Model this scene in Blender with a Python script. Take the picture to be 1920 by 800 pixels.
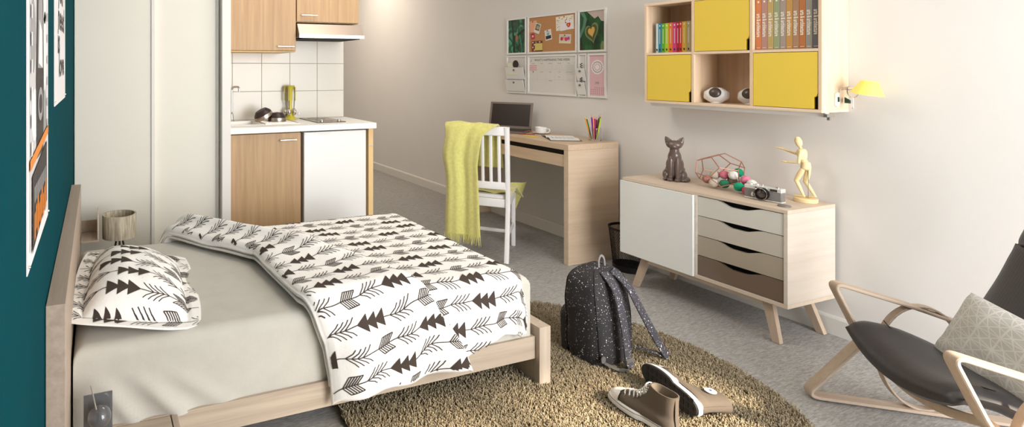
import bpy, bmesh, math, random
import numpy as np
from mathutils import Matrix, Vector, Euler, noise
PI = math.pi
random.seed(7)
for o in list(bpy.data.objects):
    bpy.data.objects.remove(o)
scene = bpy.context.scene
COL = scene.collection

# ------------------------------------------------------------------ camera
YAW = math.radians(20.97)
cd = bpy.data.cameras.new('camera')
cam = bpy.data.objects.new('camera', cd)
COL.objects.link(cam)
cam.location = (0, 0, 1.25)
cam.rotation_euler = (PI/2, 0, -YAW)
cd.sensor_width = 36
cd.lens = 1056/1920*36
cd.shift_x = (960-585)/1920
cd.shift_y = -(400-129)/1920
cd.clip_start = 0.02
scene.camera = cam
# ------------------------------------------------------------------ world, sun, window light
w = bpy.data.worlds.new('sky')
scene.world = w
w.use_nodes = True
nt = w.node_tree
bg = nt.nodes['Background']
bg.inputs[0].default_value = (0.80, 0.90, 1.0, 1)
bg.inputs[1].default_value = 1.6
sd = bpy.data.lights.new('sun', 'SUN')
sd.energy = 8.0
sd.angle = math.radians(3)
sd.color = (1.0, 0.86, 0.66)
sun = bpy.data.objects.new('sun', sd)
COL.objects.link(sun)
SUN_DIR = Vector((-0.28, 1.0, -0.72))
sun.rotation_euler = SUN_DIR.to_track_quat('-Z', 'Y').to_euler()
ld = bpy.data.lights.new('window_daylight', 'AREA')
ld.shape = 'RECTANGLE'
ld.size = 1.8
ld.size_y = 2.1
ld.energy = 112
ld.color = (0.98, 0.985, 1.0)
wl = bpy.data.objects.new('window_daylight', ld)
COL.objects.link(wl)
wl.location = (2.2, -1.28, 1.25)
wl.rotation_euler = (PI/2, 0, 0)
ld2 = bpy.data.lights.new('kitchen_fill_light', 'AREA')  # added warm fill that brightens the far room, not an actual fixture
ld2.shape = 'DISK'
ld2.size = 0.9
ld2.energy = 14
ld2.color = (1.0, 0.93, 0.84)
kl = bpy.data.objects.new('kitchen_fill_light', ld2)
COL.objects.link(kl)
kl.location = (1.5, 2.7, 2.47)
ld3 = bpy.data.lights.new('hall_fill_light', 'AREA')  # added fill to lift the dark corridor wall, no fixture belongs here
ld3.shape = 'DISK'
ld3.size = 1.2
ld3.energy = 17
ld3.color = (1.0, 0.88, 0.74)
hl_ = bpy.data.objects.new('hall_fill_light', ld3)
COL.objects.link(hl_)
hl_.location = (2.45, 6.0, 2.47)
scene.view_settings.view_transform = 'Standard'
scene.view_settings.look = 'None'
scene.view_settings.exposure = 0.25
scene.view_settings.gamma = 1.0
scene.view_settings.use_curve_mapping = False

# ------------------------------------------------------------------ materials
def lin(c):
    return tuple(((v/255)/12.92 if v/255 <= .04045 else ((v/255+.055)/1.055)**2.4) for v in c)
_m = {}
def mat(name, rgb, rough=.6, metal=0, noise_amt=0, nscale=20, bump=0, bscale=60, coat=0, trans=0, ior=1.45, alpha=1, sheen=0):
    if name in _m:
        return _m[name]
    m = bpy.data.materials.new(name)
    m.use_nodes = True
    t = m.node_tree
    b = t.nodes['Principled BSDF']
    c = lin(rgb)
    b.inputs['Base Color'].default_value = (*c, 1)
    b.inputs['Roughness'].default_value = rough
    b.inputs['Metallic'].default_value = metal
    b.inputs['IOR'].default_value = ior
    b.inputs['Coat Weight'].default_value = coat
    b.inputs['Transmission Weight'].default_value = trans
    b.inputs['Alpha'].default_value = alpha
    b.inputs['Sheen Weight'].default_value = sheen
    tc = t.nodes.new('ShaderNodeTexCoord')
    if noise_amt:
        n = t.nodes.new('ShaderNodeTexNoise')
        n.inputs['Scale'].default_value = nscale
        n.inputs['Detail'].default_value = 5
        t.links.new(tc.outputs['Object'], n.inputs['Vector'])
        r = t.nodes.new('ShaderNodeValToRGB')
        r.color_ramp.elements[0].position = .3
        r.color_ramp.elements[1].position = .7
        r.color_ramp.elements[0].color = (*[v*(1-noise_amt) for v in c], 1)
        r.color_ramp.elements[1].color = (*[min(1, v*(1+noise_amt)) for v in c], 1)
        t.links.new(n.outputs['Fac'], r.inputs['Fac'])
        t.links.new(r.outputs['Color'], b.inputs['Base Color'])
    if bump:
        n = t.nodes.new('ShaderNodeTexNoise')
        n.inputs['Scale'].default_value = bscale
        n.inputs['Detail'].default_value = 4
        t.links.new(tc.outputs['Object'], n.inputs['Vector'])
        bp = t.nodes.new('ShaderNodeBump')
        bp.inputs['Strength'].default_value = bump
        bp.inputs['Distance'].default_value = .005
        t.links.new(n.outputs['Fac'], bp.inputs['Height'])
        t.links.new(bp.outputs['Normal'], b.inputs['Normal'])
    _m[name] = m
    return m

def wood(name, a, b_, axis=0, scale=1.0, rough=.5, contrast=1.0):
    """streaky grain running along one axis of the object"""
    if name in _m:
        return _m[name]
    m = bpy.data.materials.new(name)
    m.use_nodes = True
    t = m.node_tree
    b = t.nodes['Principled BSDF']
    b.inputs['Roughness'].default_value = rough
    tc = t.nodes.new('ShaderNodeTexCoord')
    mp = t.nodes.new('ShaderNodeMapping')
    s = [38*scale]*3
    s[axis] = 1.6*scale
    mp.inputs['Scale'].default_value = s
    n = t.nodes.new('ShaderNodeTexNoise')
    n.inputs['Scale'].default_value = 1.0
    n.inputs['Detail'].default_value = 6
    n.inputs['Roughness'].default_value = .62
    n.inputs['Distortion'].default_value = .35
    t.links.new(tc.outputs['Object'], mp.inputs['Vector'])
    t.links.new(mp.outputs['Vector'], n.inputs['Vector'])
    r = t.nodes.new('ShaderNodeValToRGB')
    e = r.color_ramp.elements
    e[0].position = .5-.22/contrast
    e[0].color = (*lin(a), 1)
    e[1].position = .5+.2/contrast
    e[1].color = (*lin(b_), 1)
    t.links.new(n.outputs['Fac'], r.inputs['Fac'])
    t.links.new(r.outputs['Color'], b.inputs['Base Color'])
    bp = t.nodes.new('ShaderNodeBump')
    bp.inputs['Strength'].default_value = .12
    bp.inputs['Distance'].default_value = .002
    t.links.new(n.outputs['Fac'], bp.inputs['Height'])
    t.links.new(bp.outputs['Normal'], b.inputs['Normal'])
    _m[name] = m
    return m

def floor_mat():
    m = bpy.data.materials.new('grey_fibre_floor')
    m.use_nodes = True
    t = m.node_tree
    b = t.nodes['Principled BSDF']
    b.inputs['Roughness'].default_value = .55
    tc = t.nodes.new('ShaderNodeTexCoord')
    cols = []
    for ang, sx, sy in ((.6, 30, 170), (-.8, 26, 150)):
        mp = t.nodes.new('ShaderNodeMapping')
        mp.inputs['Rotation'].default_value = (0, 0, ang)
        mp.inputs['Scale'].default_value = (sx, sy, 20)
        n = t.nodes.new('ShaderNodeTexNoise')
        n.inputs['Scale'].default_value = 1
        n.inputs['Detail'].default_value = 5
        n.inputs['Distortion'].default_value = 1.2
        t.links.new(tc.outputs['Object'], mp.inputs['Vector'])
        t.links.new(mp.outputs['Vector'], n.inputs['Vector'])
        cols.append(n.outputs['Fac'])
    mx = t.nodes.new('ShaderNodeMath')
    mx.operation = 'MULTIPLY'
    t.links.new(cols[0], mx.inputs[0])
    t.links.new(cols[1], mx.inputs[1])
    r = t.nodes.new('ShaderNodeValToRGB')
    r.color_ramp.elements[0].position = .15
    r.color_ramp.elements[0].color = (*lin((140, 137, 133)), 1)
    r.color_ramp.elements[1].position = .36
    r.color_ramp.elements[1].color = (*lin((178, 176, 172)), 1)
    t.links.new(mx.outputs[0], r.inputs['Fac'])
    t.links.new(r.outputs['Color'], b.inputs['Base Color'])
    return m

def attr_mat(name, rough=.6, coat=0, attr='col'):
    if name in _m:
        return _m[name]
    m = bpy.data.materials.new(name)
    m.use_nodes = True
    t = m.node_tree
    b = t.nodes['Principled BSDF']
    b.inputs['Roughness'].default_value = rough
    b.inputs['Coat Weight'].default_value = coat
    a = t.nodes.new('ShaderNodeAttribute')
    a.attribute_name = attr
    t.links.new(a.outputs['Color'], b.inputs['Base Color'])
    _m[name] = m
    return m

# ------------------------------------------------------------------ mesh builder
class MB:
    def __init__(s):
        s.v = []; s.f = []; s.mi = []; s.sm = []
    def add(s, vs, fs, mi=0, smooth=False):
        o = len(s.v)
        s.v.extend([tuple(v) for v in vs])
        for f in fs:
            s.f.append(tuple(i+o for i in f)); s.mi.append(mi); s.sm.append(smooth)
        return s
    def box(s, x0, x1, y0, y1, z0, z1, mi=0):
        vs = [(x, y, z) for z in (z0, z1) for y in (y0, y1) for x in (x0, x1)]
        return s.add(vs, [(0, 2, 3, 1), (4, 5, 7, 6), (0, 1, 5, 4), (2, 6, 7, 3), (0, 4, 6, 2), (1, 3, 7, 5)], mi)
    def hexa(s, lo, hi, mi=0):
        """two quads (4 pts each, same winding) joined into a solid"""
        return s.add(list(lo)+list(hi), [(3, 2, 1, 0), (4, 5, 6, 7), (0, 1, 5, 4), (1, 2, 6, 5), (2, 3, 7, 6), (3, 0, 4, 7)], mi)
    def tube(s, pts, r, n=10, mi=0, cap=True, closed=False, flat=None, up=None):
        """round (or flat: (w,h)) section swept along pts; r float or list"""
        P = [Vector(p) for p in pts]; N = len(P)
        R = r if isinstance(r, (list, tuple)) else [r]*N
        rings = []
        prev = None
        for i in range(N):
            if closed: d = (P[(i+1) % N]-P[i-1])
            else: d = (P[min(i+1, N-1)]-P[max(i-1, 0)])
            d.normalize()
            if up is not None: u = Vector(up)
            elif prev is not None: u = prev
            else: u = Vector((0, 0, 1)) if abs(d.z) < .9 else Vector((1, 0, 0))
            a = (u - d*u.dot(d))
            if a.length < 1e-6: a = d.orthogonal()
            a.normalize(); b = d.cross(a); prev = a
            ring = []
            for k in range(n):
                t = 2*PI*k/n
                if flat:
                    # flat = (half along a, half along b), rounded-rectangle section
                    ct, st = math.cos(t), math.sin(t)
                    q = (abs(ct)**5+abs(st)**5)**(-.2)
                    ring.append(P[i]+a*ct*q*flat[0]+b*st*q*flat[1])
                else:
                    ring.append(P[i]+(a*math.cos(t)+b*math.sin(t))*R[i])
            rings.append(ring)
        vs = [v for rg in rings for v in rg]; fs = []
        M = N if closed else N-1
        for i in range(M):
            for k in range(n):
                j = (i+1) % N; k2 = (k+1) % n
                fs.append((i*n+k, i*n+k2, j*n+k2, j*n+k))
        s.add(vs, fs, mi, True)
        if cap and not closed:
            s.add(rings[0], [tuple(range(n))[::-1]], mi); s.add(rings[-1], [tuple(range(n))], mi)
        return s
    def lathe(s, prof, c=(0, 0, 0), n=32, mi=0, M=None, smooth=True, cap=True):
        """profile [(r,z)] turned about z at c (or matrix M)"""
        vs = []
        for r, z in prof:
            for k in range(n):
                t = 2*PI*k/n
                p = Vector((r*math.cos(t), r*math.sin(t), z))
                p = (M @ p) if M else p+Vector(c)
                vs.append(p)
        fs = []
        for i in range(len(prof)-1):
            for k in range(n):
                k2 = (k+1) % n
                fs.append((i*n+k, i*n+k2, (i+1)*n+k2, (i+1)*n+k))
        o = len(s.v)
        s.add(vs, fs, mi, smooth)
        if cap:
            if prof[0][0] > 1e-5: s.add(vs[:n], [tuple(range(n))[::-1]], mi)
            if prof[-1][0] > 1e-5: s.add(vs[-n:], [tuple(range(n))], mi)
        return s
    def ball(s, c, r, n=20, m=12, mi=0, M=None):
        """ellipsoid; r float or (rx,ry,rz)"""
        if not isinstance(r, (tuple, list)): r = (r, r, r)
        vs = []; fs = []
        for i in range(m+1):
            ph = PI*i/m
            for k in range(n):
                t = 2*PI*k/n
                p = Vector((r[0]*math.sin(ph)*math.cos(t), r[1]*math.sin(ph)*math.sin(t), -r[2]*math.cos(ph)))
                if M: p = M @ p
                vs.append(p+Vector(c))
        for i in range(m):
            for k in range(n):
                k2 = (k+1) % n
                fs.append((i*n+k, i*n+k2, (i+1)*n+k2, (i+1)*n+k))
        return s.add(vs, fs, mi, True)
    def prism(s, poly, f, d, mi=0, smooth=False):
        """2D polygon extruded: f(a,b,t) maps to 3D with t in (0,d)"""
        n = len(poly)
        vs = [f(a, b, 0) for a, b in poly]+[f(a, b, d) for a, b in poly]
        fs = [tuple(range(n))[::-1], tuple(range(n, 2*n))]
        s.add(vs, fs, mi)
        s.add(vs, [(i, (i+1) % n, (i+1) % n+n, i+n) for i in range(n)], mi, smooth)
        return s
    def grid(s, fn, nu, nv, mi=0, closed_u=False):
        vs = [fn(i/nu, j/nv) for j in range(nv+1) for i in range(nu+1)]
        W = nu+1
        fs = [(j*W+i, j*W+i+1, (j+1)*W+i+1, (j+1)*W+i) for j in range(nv) for i in range(nu)]
        return s.add(vs, fs, mi, True)
    def sheet(s, fn, nu, nv, th, mi=0, mi2=None):
        """solid cloth: outer grid fn(u,v)->Vector, inner offset by th against the normal, with rim"""
        W = nu+1
        G = [[Vector(fn(i/nu, j/nv)) for i in range(nu+1)] for j in range(nv+1)]
        vs = [G[j][i] for j in range(nv+1) for i in range(W)]
        inn = []
        for j in range(nv+1):
            for i in range(W):
                a = G[j][min(i+1, nu)]-G[j][max(i-1, 0)]
                b = G[min(j+1, nv)][i]-G[max(j-1, 0)][i]
                nn = a.cross(b)
                if nn.length > 1e-12: nn.normalize()
                inn.append(G[j][i]-nn*th)
        K = len(vs)
        fs = [(j*W+i, j*W+i+1, (j+1)*W+i+1, (j+1)*W+i) for j in range(nv) for i in range(nu)]
        f2 = [tuple(K+q for q in f[::-1]) for f in fs]
        rim = []
        for i in range(nu):
            rim.append((i+1, i, K+i, K+i+1)); a = nv*W+i; rim.append((a, a+1, K+a+1, K+a))
        for j in range(nv):
            a = j*W; rim.append((a, a+W, K+a+W, K+a)); a = j*W+nu; rim.append((a+W, a, K+a, K+a+W))
        o = len(s.v)
        s.add(vs+inn, fs+f2+rim, mi, True)
        return s
    def build(s, name, mats, parent=None, bevel=0, seg=2, world=True, sharp=35, colors=None):
        me = bpy.data.meshes.new(name)
        V = np.array([tuple(v) for v in s.v], dtype=float)
        if parent is not None and world:
            Mi = np.array(_mat[parent.name].inverted())
            V = V @ Mi[:3, :3].T + Mi[:3, 3]
        me.from_pydata(V.tolist(), [], s.f)
        if not isinstance(mats, (list, tuple)): mats = [mats]
        for m in mats: me.materials.append(m)
        me.polygons.foreach_set('material_index', s.mi)
        me.polygons.foreach_set('use_smooth', s.sm)
        if colors is not None:
            ca = me.color_attributes.new('col', 'FLOAT_COLOR', 'POINT')
            ca.data.foreach_set('color', np.array(colors, dtype=np.float32).ravel())
        me.update()
        if any(s.sm) and sharp: me.set_sharp_from_angle(angle=math.radians(sharp))
        o = bpy.data.objects.new(name, me)
        COL.objects.link(o)
        if bevel:
            b = o.modifiers.new('bevel', 'BEVEL'); b.width = bevel; b.segments = seg; b.limit_method = 'ANGLE'
            b.angle_limit = math.radians(40); b.harden_normals = False
        if parent is not None: o.parent = parent
        _mat[o.name] = Matrix.Identity(4) if parent is None else _mat[parent.name].copy()
        return o
_mat = {}
def tag(o, label=None, cat=None, group=None, kind=None):
    if label: o['label'] = label
    if cat: o['category'] = cat
    if group: o['group'] = group
    if kind: o['kind'] = kind
    return o
def thing(name, label, cat, loc=(0, 0, 0), rz=0, group=None, rot=None):
    o = bpy.data.objects.new(name, None)
    COL.objects.link(o)
    o.empty_display_size = .05
    o.location = loc
    o.rotation_euler = rot if rot else (0, 0, rz)
    _mat[o.name] = Matrix.Translation(loc) @ Euler(o.rotation_euler).to_matrix().to_4x4()
    return tag(o, label, cat, group)
def struct(name, mb, m, **k):
    return tag(mb.build(name, m, **k), kind='structure')

def text_tris(s, size, align='CENTER', extrude=0, bold=0, spacing=1.0):
    """outline letters as (verts2d, faces)"""
    cu = bpy.data.curves.new('t', 'FONT')
    cu.body = s; cu.size = size; cu.align_x = align; cu.align_y = 'CENTER'
    cu.offset = bold; cu.space_line = spacing; cu.resolution_u = 3
    ob = bpy.data.objects.new('t', cu)
    COL.objects.link(ob)
    me = ob.to_mesh()
    vs = [(v.co.x, v.co.y) for v in me.vertices]
    fs = [tuple(p.vertices) for p in me.polygons]
    ob.to_mesh_clear()
    bpy.data.objects.remove(ob); bpy.data.curves.remove(cu)
    return vs, fs
def put_text(mb, s, f, size, mi=0, **k):
    vs, fs = text_tris(s, size, **k)
    mb.add([f(a, b) for a, b in vs], fs, mi)

def smooth(a, b, x):
    t = min(1, max(0, (x-a)/(b-a)))
    return t*t*(3-2*t)
def interp(pts, x):
    if x <= pts[0][0]: return pts[0][1]
    for (a, b), (c, d) in zip(pts, pts[1:]):
        if x <= c: return b+(d-b)*(x-a)/(c-a)
    return pts[-1][1]
def arc(cx, cy, r, a0, a1, n=8):
    return [(cx+r*math.cos(a0+(a1-a0)*i/n), cy+r*math.sin(a0+(a1-a0)*i/n)) for i in range(n+1)]
def fillet(pts, r, n=6):
    """rounded corners for an open 3D polyline"""
    P = [Vector(p) for p in pts]; out = [P[0]]
    for i in range(1, len(P)-1):
        a = (P[i-1]-P[i]); b = (P[i+1]-P[i]); d = min(r, a.length*.45, b.length*.45)
        a.normalize(); b.normalize(); p0 = P[i]+a*d; p1 = P[i]+b*d
        for k in range(n+1):
            t = k/n
            out.append(p0*(1-t)**2+P[i]*2*t*(1-t)+p1*t*t)
    out.append(P[-1]); return out

# palette
M_WALL = mat('white_wall_paint', (226, 222, 217), .85, noise_amt=.012, nscale=3, bump=.05, bscale=250)
M_TEAL = mat('teal_wall_paint', (0, 64, 72), .9, ior=1.12, noise_amt=.04, nscale=6, bump=.05, bscale=200)
M_TRIM = mat('white_trim', (225, 221, 214), .5)
M_DOOR = mat('cream_door', (228, 223, 210), .55, noise_amt=.01, nscale=4)
M_WHITE = mat('white_lacquer', (232, 230, 226), .35, coat=.2)
M_GLOSS = mat('white_gloss_door', (240, 240, 236), .12, coat=.8)
M_BLACK = mat('black_gap', (14, 11, 10), .8)
M_CHROME = mat('chrome', (215, 212, 205), .16, metal=1)
M_STEEL = mat('brushed_steel', (190, 180, 168), .32, metal=1)
W_BED_X = wood('bed_oak_x', (158, 140, 122), (190, 173, 153), 0, contrast=.8)
W_BED_Y = wood('bed_oak_y', (156, 137, 121), (184, 166, 148), 1, contrast=.8)
W_BED_Z = wood('bed_oak_z', (168, 150, 132), (200, 184, 165), 2, contrast=.8)
W_DESK_Y = wood('desk_oak_y', (196, 168, 140), (214, 190, 162), 1, contrast=.8)
W_DESK_X = wood('desk_oak_x', (200, 174, 146), (218, 196, 170), 0, contrast=.8)
W_KIT = wood('kitchen_oak', (162, 128, 90), (190, 156, 114), 2, 1.1, contrast=.9)
W_KEDGE = mat('kitchen_edge', (222, 188, 132), .55)
W_SHELF_Y = wood('birch_y', (220, 190, 158), (240, 216, 188), 1, .8)
W_SHELF_Z = wood('birch_z', (214, 182, 148), (236, 210, 180), 2, .8)
W_SB_Y = wood('sideboard_oak_y', (204, 184, 162), (220, 203, 184), 1, contrast=.8)
W_SB_X = wood('sideboard_oak_x', (208, 194, 178), (224, 213, 199), 0, contrast=.8)
W_SB_Z = wood('sideboard_leg', (180, 156, 134), (202, 180, 158), 2, contrast=.8)

# ================================================================== SETTING
XW, XL = 3.245, -0.113
struct('floor', MB().box(XL-.1, XW+.1, -1.5, 8.1, -.1, 0), floor_mat())
struct('ceiling', MB().box(XL-.1, XW+.1, -1.5, 8.1, 2.5, 2.6), M_WALL)
struct('wall_right', MB().box(XW, XW+.12, -1.5, 8.1, 0, 2.5), M_WALL)
struct('wall_left', MB().box(XL-.12, XL, -1.5, 8.1, 0, 2.5), M_TEAL)
YK = 3.774
struct('wall_kitchen', MB().box(.69, 1.692, YK, YK+.1, 0, 2.5), M_WALL)
struct('wall_hall', MB().box(1.592, 1.692, YK+.1, 8.0, 0, 2.5), M_WALL)
struct('wall_end', MB().box(1.592, XW, 8.0, 8.1, 0, 2.5), M_WALL)
# front wall behind the camera with a wide window
fw = MB()
fw.box(XL, 1.25, -1.5, -1.38, 0, 2.5); fw.box(3.15, XW, -1.5, -1.38, 0, 2.5)
fw.box(1.25, 3.15, -1.5, -1.38, 2.35, 2.5)
fw.box(1.25, 3.15, -1.5, -1.38, 0, .12)
struct('wall_front', fw, M_WALL)
wf = MB()
for x0, x1 in ((1.25, 1.31), (2.17, 2.23), (3.09, 3.15)): wf.box(x0, x1, -1.47, -1.41, .12, 2.35)
wf.box(1.31, 3.09, -1.47, -1.41, .12, .18); wf.box(1.31, 3.09, -1.47, -1.41, 2.29, 2.35)
struct('window_1', wf, M_WHITE)
# kitchen backsplash tiles
def tile_mat():
    m = bpy.data.materials.new('backsplash_tile'); m.use_nodes = True; t = m.node_tree
    b = t.nodes['Principled BSDF']; b.inputs['Roughness'].default_value = .3
    tc = t.nodes.new('ShaderNodeTexCoord'); n = t.nodes.new('ShaderNodeTexNoise'); n.inputs['Scale'].default_value = 3
    r = t.nodes.new('ShaderNodeValToRGB'); r.color_ramp.elements[0].color = (*lin((214, 207, 194)), 1)
    r.color_ramp.elements[1].color = (*lin((224, 218, 206)), 1)
    t.links.new(tc.outputs['Object'], n.inputs['Vector']); t.links.new(n.outputs['Fac'], r.inputs['Fac'])
    t.links.new(r.outputs['Color'], b.inputs['Base Color'])
    return m
tl = MB()
tx = [.69, .8635, 1.0700, 1.2765, 1.4830, 1.692]
tz = [.86, .9, 1.094, 1.288, 1.482, 1.68]
g = .0016
for i in range(5):
    for j in range(5):
        tl.box(tx[i]+g, tx[i+1]-g, YK-.008, YK-.001, tz[j]+g, tz[j+1]-g)
struct('trim_5', MB().box(.69, 1.692, YK-.0055, YK-.0002, .86, 1.68), mat('tile_grout', (176, 166, 150), .9))
struct('trim_4', tl, tile_mat(), bevel=.0012)
# wardrobe fronts and post
YC = 3.27
def sliding(name, x0, x1, dy):
    m = MB().box(x0, x1, YC+dy, YC+dy+.03, .02, 2.45)
    d = struct(name, m, M_DOOR, bevel=.002)
    s_ = MB().box(x1-.02, x1, YC+dy-.008, YC+dy-.0005, .02, 2.45)
    s_.build('door_stile', M_TRIM, d, bevel=.002)
sliding('door_1', XL+.004, .308, .005)
sliding('door_2', .300, .681, .038)
struct('trim_1', MB().box(.683, .735, YC-.03, YK+.1, 0, 2.5), M_TRIM, bevel=.002)
struct('trim_2', MB().box(XL+.001, .683, YC-.005, YC+.07, 2.45, 2.5), M_TRIM)
struct('wall_wardrobe', MB().box(XL, .683, YC+.075, YC+.15, 0, 2.45), M_WALL)
# baseboards
bb = MB()
bb.add([(XW-.001, y, z) for y in (-1.37, 7.99) for z in (.002, .002, .084, .09)], [])
def baseboard_r(y0, y1):
    m = MB()
    prof = [(XW-.0005, .001), (XW-.014, .001), (XW-.014, .078), (XW-.009, .088), (XW-.0005, .09)]
    m.prism(prof, lambda a, b, t: (a, y0+t, b), y1-y0)
    return m
struct('baseboard_right', baseboard_r(-1.37, 7.99), M_TRIM)
m = MB().box(1.70, XW-.015, 7.986, 7.999, .001, .09)
struct('baseboard_end', m, M_TRIM)
m = MB().box(1.693, 1.706, YK+.1, 7.98, .001, .09)
struct('baseboard_hall', m, M_TRIM)

# ================================================================== RUG
RC, RR = (1.645, 1.70), .830
rug = thing('round_rug', 'round beige brown shaggy rug on the grey floor beside the bed', 'rug', (RC[0], RC[1], 0))
MB().lathe([(RR, .001), (RR+.004, .006), (RR, .012)], (RC[0], RC[1], 0), 96).build('rug_backing', mat('rug_backing', (70, 58, 42), .9), rug)
rng = np.random.default_rng(3)
N = 90000
rr = (RR+.004)*np.sqrt(rng.random(N)); th = rng.random(N)*2*PI
px = rr*np.cos(th); py = rr*np.sin(th)
keep = (py+RC[1] > .75) & (px+RC[0] > .70)
px, py = px[keep], py[keep]; N = len(px)
hgt = .014+.008*rng.random(N); an = rng.random(N)*2*PI; lean = .010*rng.random(N)+.002; wd = .0024+.0012*rng.random(N)
la = rng.random(N)*2*PI
V = np.zeros((N, 6, 3))
ca, sa = np.cos(an), np.sin(an)
for k in range(3):
    t = an+k*2*PI/3
    V[:, k, 0] = px+wd*np.cos(t); V[:, k, 1] = py+wd*np.sin(t); V[:, k, 2] = .008
    V[:, 3+k, 0] = px+lean*np.cos(la)+wd*.62*np.cos(t+.4); V[:, 3+k, 1] = py+lean*np.sin(la)+wd*.62*np.sin(t+.4); V[:, 3+k, 2] = .008+hgt
F = np.array([[0, 1, 4, 3], [1, 2, 5, 4], [2, 0, 3, 5]])
T = np.array([[3, 4, 5]])
base = (np.arange(N)*6)[:, None, None]
quads = (base+F[None]).reshape(-1, 4); tris = (base+T[None]).reshape(-1, 3)
me = bpy.data.meshes.new('rug_pile')
me.from_pydata(V.reshape(-1, 3).tolist(), [], quads.tolist()+tris.tolist())
tone = .85+.30*rng.random(N)
c0 = np.array(lin((164, 149, 122)))
cc = np.ones((N, 6, 4)); cc[:, :, :3] = (tone[:, None]*c0[None])[:, None, :]
ca_ = me.color_attributes.new('col', 'FLOAT_COLOR', 'POINT'); ca_.data.foreach_set('color', cc.astype(np.float32).ravel())
me.materials.append(attr_mat('rug_wool', .95))
pile = bpy.data.objects.new('rug_pile', me); COL.objects.link(pile); pile.parent = rug; pile['kind'] = 'stuff'

# ================================================================== BED
bed = thing('bed_frame', 'oak double bed frame with tall headboard against the teal wall', 'bed', (.8, 2.23, 0))
MB().box(-.1115, -.068, 1.465, 2.955, .001, .69).build('headboard', W_BED_Y, bed, bevel=.0015)
MB().box(-.067, 1.604, 1.745, 1.775, .118, .205).build('side_rail', W_BED_X, bed, bevel=.001)
MB().box(-.067, 1.604, 2.715, 2.745, .118, .205).build('side_rail', W_BED_X, bed, bevel=.001)
MB().box(1.606, 1.661, 1.724, 2.76, .002, .245).build('foot_board', W_BED_Z, bed, bevel=.001)
MB().box(-.066, 1.603, 1.776, 2.714, .17, .196).build('mattress_base', W_BED_X, bed)
# side tables that flank the bed (joined to the headboard)
def bedside(y0, y1, label):
    t = thing('bedside_table', label, 'bedside table', (.08, (y0+y1)/2, 0), group='oak bedside tables')
    MB().box(-.066, .209, y0, y1, .186, .204).build('table_top', W_BED_X, t, bevel=.001)
    MB().box(.212, .230, y0, y1, .001, .205).build('end_panel', W_BED_Y, t, bevel=.001)
    MB().box(-.060, .209, y0+.01, y1-.01, .03, .17).build('drawer_box', W_BED_X, t, bevel=.001)
    return t
bedside(1.35, 1.742, 'low oak bedside table beside the near side of the bed')
bedside(2.764, 3.10, 'low oak bedside table behind the bed under the lampshade')
led = thing('headboard_ledge', 'small open oak ledge box fixed to the far end of the headboard', 'shelf', (-.03, 2.86, .45))
MB().box(-.066, .0115, 2.78, 2.94, .452, .460).build('ledge_bottom', W_BED_Y, led, bevel=.0008)
MB().box(.0055, .0115, 2.78, 2.94, .461, .575).build('ledge_front', W_BED_Z, led, bevel=.0008)
MB().box(-.066, .0045, 2.934, 2.94, .461, .517).build('ledge_end', W_BED_Y, led, bevel=.0008)

# mattress in its fitted sheet
M_SHEET = mat('grey_beige_sheet', (186, 181, 170), .8, noise_amt=.04, nscale=14, bump=.10, bscale=90, sheen=.2)
ZM = .440
def rbox(u, v, x0, x1, y0, y1, z0, z1, r, nu, ns):
    pass
def mattress():
    x0, x1, y0, y1, z0, z1, r = -.062, 1.59, 1.757, 2.725, .199, ZM, .035
    mb = MB()
    nx, ny = 120, 70
    def P(sx, sy):
        # sx, sy are arc lengths from the sheet centre
        hx, hy = (x1-x0)/2, (y1-y0)/2
        cx, cy = (x0+x1)/2, (y0+y1)/2
        def ax(s_, h):
            q = abs(s_); sg = 1 if s_ > 0 else -1
            if q <= h-r: return q*sg, 0, 0
            e = q-(h-r)
            if e < r*PI/2: return sg*(h-r+r*math.sin(e/r)), r-r*math.cos(e/r), e
            return sg*h, r+(e-r*PI/2), e
        X, dx, ex = ax(sx, hx); Y, dy, ey = ax(sy, hy)
        d = max(dx, dy)
        z = z1-min(d, z1-z0)
        # tension folds low on the near side, towards the head
        if sy < -(hy-r):
            k = smooth(0, .12, dy)
            fx = X+hx
            n1 = math.exp(-((fx-.30-.9*(dy-.24))/.035)**2)
            n2 = math.exp(-((fx-.17-.7*(dy-.24))/.03)**2)
            n3 = math.exp(-((fx-.44-1.2*(dy-.24))/.04)**2)
            Y -= k*(.020*n1+.016*n2+.010*n3)*smooth(.06, .2, dy)
        else:
            z += .0025*noise.noise(Vector((X*5, Y*5, 0)))
        return Vector((cx+X, cy+Y, z))
    Lx = (x1-x0)/2-r+r*PI/2+(z1-z0-r); Ly = (y1-y0)/2-r+r*PI/2+(z1-z0-r)
    mb.grid(lambda u, v: P((u*2-1)*Lx, (v*2-1)*Ly), 190, 120)
    mb.box(x0+.02, x1-.02, y0+.02, y1-.02, z0, z0+.01)
    return mb
mt = tag(mattress().build('mattress', M_SHEET, sharp=0), 'mattress in a plain grey fitted sheet on the oak bed', 'mattress')

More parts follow.
